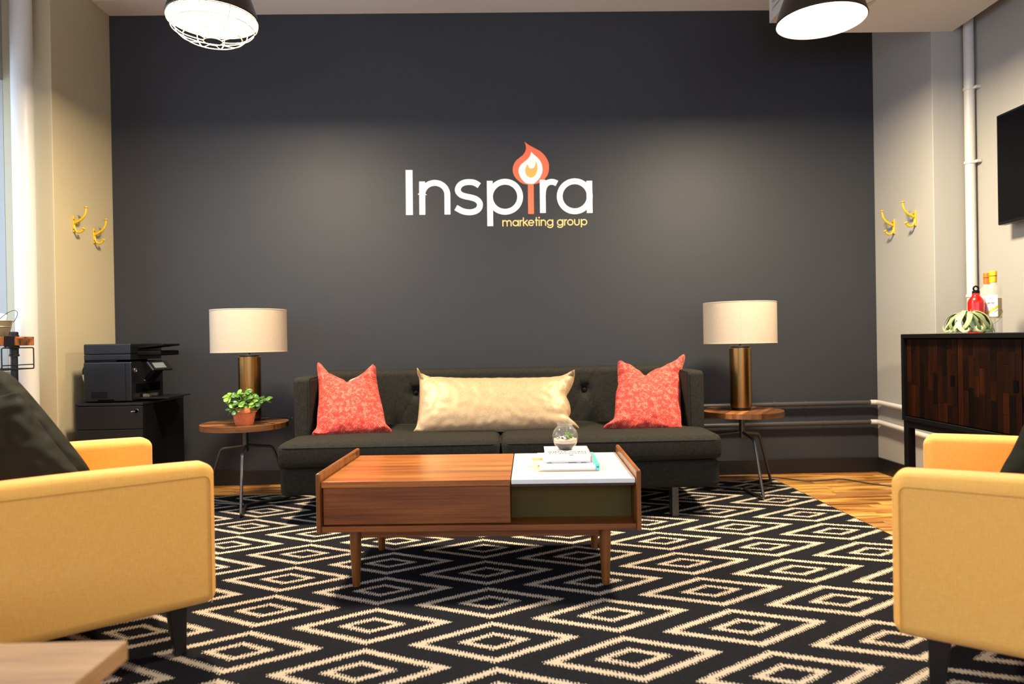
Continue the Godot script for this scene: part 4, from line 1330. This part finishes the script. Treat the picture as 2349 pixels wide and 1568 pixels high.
# ---------------------------------------------------------------- console and what stands on it
func console() -> void:
	var t := thing("console", "dark wood console cabinet on black metal legs by the right wall", "cabinet", Vector3(2.43, 0, 1.60))
	var X0 := -0.23   # front
	var X1 := 0.30
	var Z0 := -0.64
	var Z1 := 0.66
	var y0 := 0.472
	var y1 := 0.940
	part(t, "top_frame", bx(Vector3(X0, y1 - 0.022, Z0), Vector3(X1, y1, Z1), 0.002), M.matte_black)
	part(t, "bottom_frame", bx(Vector3(X0, y0, Z0), Vector3(X1, y0 + 0.022, Z1), 0.002), M.matte_black)
	part(t, "end_frame", bx(Vector3(X0, y0 + 0.022, Z0), Vector3(X1, y1 - 0.022, Z0 + 0.02), 0.002), M.matte_black)
	part(t, "end_frame", bx(Vector3(X0, y0 + 0.022, Z1 - 0.02), Vector3(X1, y1 - 0.022, Z1), 0.002), M.matte_black)
	part(t, "back_panel", bx(Vector3(X1 - 0.012, y0 + 0.022, Z0 + 0.02), Vector3(X1, y1 - 0.022, Z1 - 0.02), 0.001), M.matte_black)
	var r := RandomNumberGenerator.new()
	r.seed = 4
	for k in 3:
		var a := Z0 + 0.024 + 0.4207 * k
		var b := a + 0.4157
		var d := part(t, "door", bx(Vector3(X0 + 0.022, y0 + 0.026, a), Vector3(X0 + 0.036, y1 - 0.026, b), 0.001), M.slip_2)
		var w := 0.0378
		for i in 11:
			var z := a + w * i
			var y := y0 + 0.026
			while y < y1 - 0.03:
				var hgt := r.randf_range(0.07, 0.2)
				var ye := minf(y + hgt, y1 - 0.026)
				if y1 - 0.026 - ye < 0.04: ye = y1 - 0.026
				var proud := r.randf_range(0.0, 0.0012)
				part(d, "stave", bx(Vector3(X0 + 0.0195 - proud, y + 0.0004, z + 0.0004), Vector3(X0 + 0.022, ye - 0.0004, minf(z + w, b) - 0.0004), 0.0006), M["slip_%d" % (r.randi() % 6)])
				y = ye
		var hz := (a + 0.035) if k == 2 else (b - 0.035)
		part(d, "finger_pull", bx(Vector3(X0 + 0.0165, 0.684, hz - 0.014), Vector3(X0 + 0.021, 0.736, hz + 0.014), 0.0012), M.dark_hole, "black recessed pull")
	for z in [Z0 + 0.03, Z1 - 0.03]:
		for x in [X0 + 0.024, X1 - 0.024]:
			part(t, "leg", bx(Vector3(x - 0.02, 0, z - 0.02), Vector3(x + 0.02, y0, z + 0.02), 0.002), M.matte_black)
		part(t, "foot_rail", bx(Vector3(X0 + 0.044, y0 - 0.035, z - 0.015), Vector3(X1 - 0.044, y0, z + 0.015), 0.002), M.matte_black)
	part(t, "long_rail", bx(Vector3(X0 + 0.006, y0 - 0.035, Z0 + 0.05), Vector3(X0 + 0.04, y0, Z1 - 0.05), 0.002), M.matte_black)


func strap(path: Array, w0: float, thick := 0.12) -> Geo:   # a tapering curled leaf
	var pts := spline(path, 6)
	var rad := []
	for i in pts.size():
		var f := float(i) / (pts.size() - 1)
		rad.append(w0 * (1.0 - pow(f, 1.4)) * (0.85 + 0.3 * sin(f * PI)) + 0.0008)
	return tube(pts, rad, 10, false, thick, Vector3.UP)


func console_things() -> void:
	var top := 0.9402
	for k in 2:
		var at: Vector3 = [Vector3(2.585, top, 1.10), Vector3(2.535, top, 1.215)][k]
		var t := thing("bottle", ["frosted spirits bottle with orange cap, behind the red flask on the console", "frosted spirits bottle with yellow cap, part full of yellow liquor, on the console"][k], "bottle", at, 0.0, "frosted bottles on the console")
		var prof := [Vector2(0, 0.0), Vector2(0.034, 0.0), Vector2(0.0375, 0.004), Vector2(0.0375, 0.195), Vector2(0.0365, 0.212), Vector2(0.030, 0.232), Vector2(0.0185, 0.246), Vector2(0.0155, 0.256), Vector2(0.0150, 0.285)]
		part(t, "glass", lathe(prof, 40), M.frosted_glass)
		part(t, "liquor", lathe([Vector2(0, [0.01, 0.075][k]), Vector2(0.0355, [0.01, 0.075][k]), Vector2(0.0355, [0.10, 0.176][k]), Vector2(0, [0.10, 0.176][k])], 36), [M.frosted_glass, M.yellow_liquor][k])
		var cm: Material = [M.cap_orange, M.cap_yellow][k]
		part(t, "cap", lathe([Vector2(0, 0.315), Vector2(0.0165, 0.315), Vector2(0.0172, 0.313), Vector2(0.0172, 0.292), Vector2(0, 0.292)], 28), cm)
		part(t, "cap_ring", lathe([Vector2(0.0165, 0.292), Vector2(0.0165, 0.2885)], 28), M.ink)
		part(t, "cap_skirt", lathe([Vector2(0.0, 0.2885), Vector2(0.0172, 0.2885), Vector2(0.0165, 0.258), Vector2(0.015, 0.258)], 28), cm)
		var band := Geo.new()
		var a0 := 2.63
		var rows := []
		for i in 17:
			var a := a0 + lerpf(-0.95, 0.95, i / 16.0)
			var n := Vector3(cos(a), 0, sin(a))
			rows.append([band.vert(n * 0.0381 + Vector3(0, 0.082, 0), n), band.vert(n * 0.0381 + Vector3(0, 0.192, 0), n)])
		for i in 16: band.quad(rows[i][0], rows[i + 1][0], rows[i + 1][1], rows[i][1])
		var lb := part(t, "label", band, M.label_white)
		# print on the label: a crest, a name and a diagonal stripe, each wrapped round the glass
		var wrap := func(pts: Array, m: Material, called: String):
			var g := Geo.new()
			for q in pts:
				for i in 16:
					var f0 := i / 16.0
					var f1 := (i + 1) / 16.0
					var id := []
					for c in [[f0, 0], [f1, 0], [f1, 1], [f0, 1]]:
						var xx := lerpf(q[0], q[1], c[0])
						var yy: float = lerpf(q[2], q[4], c[0]) if c[1] == 0 else lerpf(q[3], q[5], c[0])
						var a: float = a0 - xx / 0.0384
						var n := Vector3(cos(a), 0, sin(a))
						id.append(g.vert(n * 0.0384 + Vector3(0, yy, 0), n))
					g.quad(id[0], id[1], id[2], id[3])
			part(lb, called, g, m)
		wrap.call([[-0.036, 0.037, 0.080, 0.092, 0.126, 0.139]], cm, "label_stripe")
		wrap.call([[-0.002, 0.0, 0.166, 0.186, 0.166, 0.186], [0.01, 0.012, 0.166, 0.186, 0.166, 0.186], [-0.002, 0.012, 0.185, 0.187, 0.185, 0.187], [-0.002, 0.012, 0.165, 0.167, 0.165, 0.167], [0.003, 0.007, 0.171, 0.181, 0.171, 0.181]], M.ink_grey, "label_crest")
		wrap.call([[-0.018, 0.02, 0.143, 0.1443, 0.143, 0.1443]], M.ink_grey, "label_line")
		var an := a0 - 0.05
		var n := Vector3(cos(an), 0, sin(an))
		part(lb, "label_text", lettering("Ketel One", 24, 0.00038, 0.0006), M.ink).transform = Transform3D(Basis(Vector3(sin(an), 0, -cos(an)), Vector3.UP, n), n * 0.0384 + Vector3(0, 0.152, 0))
	var f := thing("flask", "bright red metal flask with black loop cap on the console", "flask", Vector3(2.452, top, 1.205))
	part(f, "body", lathe(spline([Vector2(0, 0), Vector2(0.033, 0.0), Vector2(0.0375, 0.004), Vector2(0.0375, 0.01), Vector2(0.0375, 0.13), Vector2(0.0375, 0.152), Vector2(0.034, 0.170), Vector2(0.024, 0.184), Vector2(0.0175, 0.192), Vector2(0.0165, 0.205), Vector2(0.0, 0.206)], 3), 48), M.flask_red)
	part(f, "cap", lathe([Vector2(0, 0.2165), Vector2(0.0165, 0.2165), Vector2(0.0172, 0.205), Vector2(0.0172, 0.199), Vector2(0, 0.199)], 28), M.matte_black)
	var ring := []
	for i in 28: ring.append(Vector3(cos(TAU * i / 28) * 0.0115, 0.2275 + sin(TAU * i / 28) * 0.012, 0.002 * cos(TAU * i / 28)))
	part(f, "cap_loop", tube(ring, 0.0042, 8, true), M.matte_black)
	# air plant
	var t := thing("air_plant", "pale green curly air plant lying on the console before the bottles", "plant", Vector3(2.325, top, 1.325))
	var r := RandomNumberGenerator.new()
	r.seed = 9
	var core := Vector3(0.0, 0.072, 0.0)
	for k in 24:
		var a := TAU * k / 24.0 * 1.62 + r.randf_range(-0.2, 0.2)
		var d := Vector3(cos(a), 0, sin(a))
		var tw := d.rotated(Vector3.UP, r.randf_range(0.7, 1.5) * (1.0 if k % 2 else -1.0))
		var lift := r.randf_range(0.03, 0.055) * (1.0 if k < 20 else 0.6)
		var span := r.randf_range(0.055, 0.085)
		var path := [core - d * 0.01 + Vector3(0, -0.012, 0), core + d * span * 0.45 + Vector3(0, lift * 0.7, 0), core + d * span + Vector3(0, lift * 0.25, 0), core + d * span * 1.2 + Vector3(0, -0.035, 0) + tw * 0.02, core + d * span * 0.95 + Vector3(0, -0.062, 0) + tw * 0.05, core + d * span * 0.6 + Vector3(0, -0.055, 0) + tw * 0.07, core + d * span * 0.55 + Vector3(0, -0.035, 0) + tw * 0.055]
		for i in path.size(): path[i].y = maxf(path[i].y, 0.004)
		part(t, "leaf", strap(path, r.randf_range(0.010, 0.0155)), [M.air_leaf, M.air_leaf_pale, M.air_leaf, M.air_leaf_dark][k % 4])
	for k in 4:
		part(t, "leaf", strap([core, core + Vector3(0.006 * k - 0.01, 0.02, 0.01), core + Vector3(0.02 * k - 0.03, 0.046, 0.012)], 0.009), M.air_leaf_pale)
	for q in [[-0.1, 0.034, 0.032], [-0.064, 0.022, 0.0225]]:
		var loop := []
		for i in 15:
			var a := TAU * i / 15.0 * 0.95 - 0.6
			loop.append(Vector3(q[0] + cos(a) * q[2], 0.002 + q[1] + sin(a) * q[2], 0.045))
		part(t, "leaf", tube(loop, [0.006] + [0.005, 0.005, 0.004, 0.004, 0.003, 0.003, 0.003, 0.002, 0.002, 0.002, 0.0015, 0.0015, 0.001, 0.001], 8, false, 0.15, Vector3.UP), M.air_leaf)
	var tend := spline([Vector3(0.06, 0.03, 0.06), Vector3(0.11, 0.06, 0.06), Vector3(0.14, 0.10, 0.05), Vector3(0.125, 0.115, 0.05), Vector3(0.1, 0.1, 0.05)], 6)
	part(t, "leaf", tube(tend, 0.0014, 6), M.air_leaf_dark)


# ---------------------------------------------------------------- on the walls
func hooks() -> void:
	var g_arm := Geo.new()
	g_arm.add(tube(spline([Vector3(0.004, 0.0, 0), Vector3(0.026, 0.010, 0), Vector3(0.052, 0.026, 0), Vector3(0.072, 0.052, 0), Vector3(0.079, 0.082, 0), Vector3(0.080, 0.092, 0)], 5), [0.011, 0.0105, 0.010, 0.0095, 0.009, 0.0088, 0.0085, 0.0083, 0.008, 0.0078, 0.0076, 0.0074, 0.0072, 0.007, 0.0068, 0.0066, 0.0064, 0.0063, 0.0062, 0.0061, 0.006, 0.006, 0.006, 0.006, 0.006, 0.006], 10))
	var low := spline([Vector3(0.006, -0.01, 0), Vector3(0.010, -0.036, 0), Vector3(0.024, -0.053, 0), Vector3(0.042, -0.054, 0), Vector3(0.056, -0.042, 0), Vector3(0.062, -0.034, 0)], 5)
	var plate := rbox(Vector3(0.008, 0.098, 0.026), 0.0035, 3, Vector3i(1, 8, 2), Vector3(0.004, -0.006, 0))
	plate.deform(func(p): return Vector3(p.x, p.y, p.z * (1.0 - 0.35 * smoothstep(0.0, 0.05, absf(p.y + 0.0)))))
	var first: Node3D
	var names := ["yellow double coat hook on the left pillar, the one farther from the dark wall", "yellow double coat hook on the left pillar, the one beside the dark wall", "yellow double coat hook on the right pillar, the one beside the dark wall", "yellow double coat hook on the right pillar, the one farther from the dark wall"]
	for k in 4:
		var at: Vector3 = [Vector3(-2.57, 1.70, 0.446), Vector3(-2.57, 1.662, 0.232), Vector3(2.59, 1.645, 0.238), Vector3(2.59, 1.660, 0.47)][k]
		var t := thing("coat_hook", names[k], "hook", at, 0.0 if k < 2 else PI, "yellow coat hooks")
		if k == 0:
			part(t, "plate", plate, M.hook_yellow)
			part(t, "upper_arm", g_arm, M.hook_yellow)
			part(t, "lower_arm", tube(low, 0.0066, 10), M.hook_yellow)
			part(t, "knob", lathe([Vector2(0, 0), Vector2(0.006, 0), Vector2(0.0125, 0.004), Vector2(0.0125, 0.007), Vector2(0.008, 0.010), Vector2(0, 0.011)], 20, Vector3(0.080, 0.090, 0)), M.hook_yellow)
			part(t, "knob", lathe([Vector2(0, 0), Vector2(0.005, 0), Vector2(0.0115, 0.004), Vector2(0.0115, 0.007), Vector2(0.007, 0.010), Vector2(0, 0.011)], 20), M.hook_yellow).transform = Transform3D(Basis(Vector3.BACK, -0.6), Vector3(0.060, -0.037, 0))
			for y in [0.02, -0.038]:
				part(t, "screw", lathe([Vector2(0, 0.002), Vector2(0.0035, 0.0015), Vector2(0.0042, 0)], 12), M.dark_hole).transform = Transform3D(Basis(Vector3.BACK, -PI / 2), Vector3(0.0078, y, 0.0075))
			first = t
		else:
			for c in first.get_children():
				var o := c.duplicate()
				t.add_child(o, true)


func window_desk() -> void:
	var t := thing("bar_desk", "narrow rustic wood bar desk on black pipe legs by the window", "desk", Vector3(-2.68, 0, 1.65))
	part(t, "top", bx(Vector3(-0.165, 0.962, -0.75), Vector3(0.16, 1.009, 0.75), 0.003), M.rustic_wood)
	for z in [-0.645, 0.645]:
		for x in [0.122, -0.11]:
			var l := part(t, "pipe_leg", lathe([Vector2(0.0, 0.0), Vector2(0.05, 0.0), Vector2(0.05, 0.008), Vector2(0.022, 0.014), Vector2(0.0168, 0.02), Vector2(0.0168, 0.962)], 24, Vector3(x, 0, z)), M.black_metal)
			part(l, "fitting", lathe([Vector2(0.0168, 0.905), Vector2(0.024, 0.905), Vector2(0.024, 0.915), Vector2(0.021, 0.917), Vector2(0.021, 0.945), Vector2(0.025, 0.947), Vector2(0.025, 0.9615), Vector2(0, 0.9615)], 24, Vector3(x, 0, z)), M.black_metal)
			part(l, "end_cap", lathe([Vector2(0.024, 1.0085), Vector2(0.024, 1.016), Vector2(0.021, 1.018), Vector2(0.021, 1.03), Vector2(0.017, 1.035), Vector2(0, 1.036)], 24, Vector3(x, 0, z)), M.black_metal)
		part(t, "bracket", bx(Vector3(0.159, 0.955, z - 0.0 + 0.055), Vector3(0.164, 1.011, z + 0.13), 0.001), M.black_metal)
	var b := Geo.new()
	var yb := 0.838
	var yt := 0.95
	for ring in [[Vector3(0.158, yt, -0.745), Vector3(0.158, yt, -0.5), Vector3(0.158, yb, -0.5), Vector3(0.158, yb, -0.745)], [Vector3(-0.13, yt, -0.745), Vector3(-0.13, yt, -0.5), Vector3(-0.13, yb, -0.5), Vector3(-0.13, yb, -0.745)]]:
		var path := bend([(ring[3] + ring[0]) / 2] + ring + [(ring[3] + ring[0]) / 2], 0.01, 4)
		b.add(tube(path, 0.0032, 8))
	for z in [-0.745, -0.62, -0.5]:
		b.add(tube([Vector3(0.158, yb, z), Vector3(-0.13, yb, z)], 0.0032, 8))
	b.add(tube([Vector3(0.158, yb + 0.022, -0.745), Vector3(0.158, yb + 0.022, -0.5)], 0.0028, 8))
	b.add(tube([Vector3(0.158, yt, -0.53), Vector3(0.158, 0.965, -0.53)], 0.0032, 8))
	part(t, "wire_basket", b, M.black_metal)
	var p := thing("pail", "small zinc pail with a wire handle on the bar desk", "pail", Vector3(-2.672, 1.0095, 0.985))
	part(p, "bucket", lathe([Vector2(0, 0), Vector2(0.062, 0.0), Vector2(0.064, 0.002), Vector2(0.079, 0.08), Vector2(0.0815, 0.082), Vector2(0.0815, 0.086), Vector2(0.077, 0.086), Vector2(0.062, 0.005), Vector2(0, 0.005)], 40), M.zinc)
	part(p, "rim_band", lathe([Vector2(0.0755, 0.052), Vector2(0.0772, 0.054), Vector2(0.0765, 0.056)], 40), M.guard_wire)
	var h := []
	for i in 13:
		var a := PI * i / 12.0
		h.append(Vector3(0.058 + 0.05 * sin(a), 0.078 + 0.068 * sin(a) * 0.9, 0.06 * cos(a)))
	part(p, "handle", tube(h, 0.0016, 6), M.black_metal)
	var sh := thing("paper_stack", "white papers standing in the zinc pail", "paper", Vector3(-2.672, 1.0155, 0.985))
	for k in 5:
		part(sh, "sheet", bx(Vector3(-0.055, 0.0, -0.03 + 0.012 * k), Vector3(0.03 + 0.004 * k, 0.115 + 0.004 * (k % 3), -0.0285 + 0.012 * k), 0.0003), M.paper).rotation = Vector3(0.0, 0.1 * k - 0.2, -0.18)


func television() -> void:
	var t := thing("television", "black flat television on a wall mount on the right wall", "television", Vector3(2.745, 1.521, 1.51))
	part(t, "housing", rbox(Vector3(0.045, 0.594, 1.03), 0.006, 3, Vector3i(1, 1, 1), Vector3(0.0, 0.297, 0)), M.black_plastic)
	part(t, "screen", bx(Vector3(-0.0245, 0.018, -0.503), Vector3(-0.0222, 0.582, 0.503), 0.0008), M.tv_screen)
	part(t, "mount", bx(Vector3(0.022, 0.18, -0.15), Vector3(0.0745, 0.4, 0.15), 0.002), M.black_metal)


func low_table() -> void:
	var t := thing("low_table", "pale wood low table at the near left, out of focus", "table", Vector3(-1.14, 0, 3.82))
	part(t, "top", rbox(Vector3(0.95, 0.036, 0.64), 0.004, 2, Vector3i(1, 1, 1), Vector3(0, 0.412, 0)), M.pale_wood)
	for x in [-0.4, 0.4]:
		for z in [-0.25, 0.25]:
			part(t, "leg", lathe([Vector2(0, 0.0), Vector2(0.014, 0.0), Vector2(0.021, 0.394), Vector2(0, 0.394)], 20, Vector3(x, 0, z)), M.pale_wood)
		part(t, "rail", bx(Vector3(x - 0.009, 0.35, -0.24), Vector3(x + 0.009, 0.394, 0.24)), M.pale_wood)


func cords() -> void:
	solo("power_cord", tube(spline([Vector3(1.2, 0.005, 0.09), Vector3(1.55, 0.005, 0.10), Vector3(1.8, 0.005, 0.14), Vector3(1.96, 0.005, 0.27), Vector3(2.1, 0.005, 0.265), Vector3(2.22, 0.005, 0.25), Vector3(2.32, 0.005, 0.4), Vector3(2.42, 0.005, 0.50), Vector3(2.56, 0.005, 0.62), Vector3(2.65, 0.005, 0.8)], 7), 0.0045, 8), M.cord_grey, "dark grey cord lying across the wood floor at right", "cord")
	solo("lamp_cord", tube(spline([Vector3(-1.415, 0.501, 0.565), Vector3(-1.34, 0.502, 0.50), Vector3(-1.262, 0.5, 0.53), Vector3(-1.236, 0.485, 0.545), Vector3(-1.236, 0.3, 0.54), Vector3(-1.24, 0.2, 0.45), Vector3(-1.33, 0.12, 0.25), Vector3(-1.34, 0.05, 0.2), Vector3(-1.25, 0.006, 0.2), Vector3(-1.1, 0.006, 0.22)], 6), 0.0028, 8), M.cord_black, "thin black lamp cord hanging off the left side table", "cord")
	solo("lamp_cord", tube(spline([Vector3(1.41, 0.502, 0.50), Vector3(1.34, 0.502, 0.45), Vector3(1.28, 0.503, 0.45), Vector3(1.245, 0.498, 0.44), Vector3(1.225, 0.46, 0.43), Vector3(1.22, 0.2, 0.3), Vector3(1.22, 0.006, 0.2)], 6), 0.0028, 8), M.cord_black, "thin black lamp cord running off the right side table", "cord")
	var t := thing("power_cord", "black printer cord with a white tag, looping by the left pillar", "cord", Vector3(-2.45, 0.8, 0.45))
	part(t, "cable", tube(spline([Vector3(0.008, 0.045, 0), Vector3(-0.03, 0.045, 0.0), Vector3(-0.062, 0.03, 0), Vector3(-0.075, 0.0, 0), Vector3(-0.07, -0.05, 0), Vector3(-0.045, -0.095, 0), Vector3(-0.01, -0.112, 0.0), Vector3(0.008, -0.113, 0)], 6), 0.006, 8), M.cord_black)
	part(t, "tag", tube(spline([Vector3(-0.0745, -0.02, 0), Vector3(-0.068, -0.052, 0), Vector3(-0.053, -0.083, 0)], 5), 0.0075, 8), M.paper)
	part(t, "drop_wire", tube(spline([Vector3(-0.075, -0.01, 0), Vector3(-0.077, -0.08, -0.02), Vector3(-0.07, -0.4, -0.04), Vector3(-0.07, -0.79, -0.04)], 5), 0.0022, 6), M.cord_black)
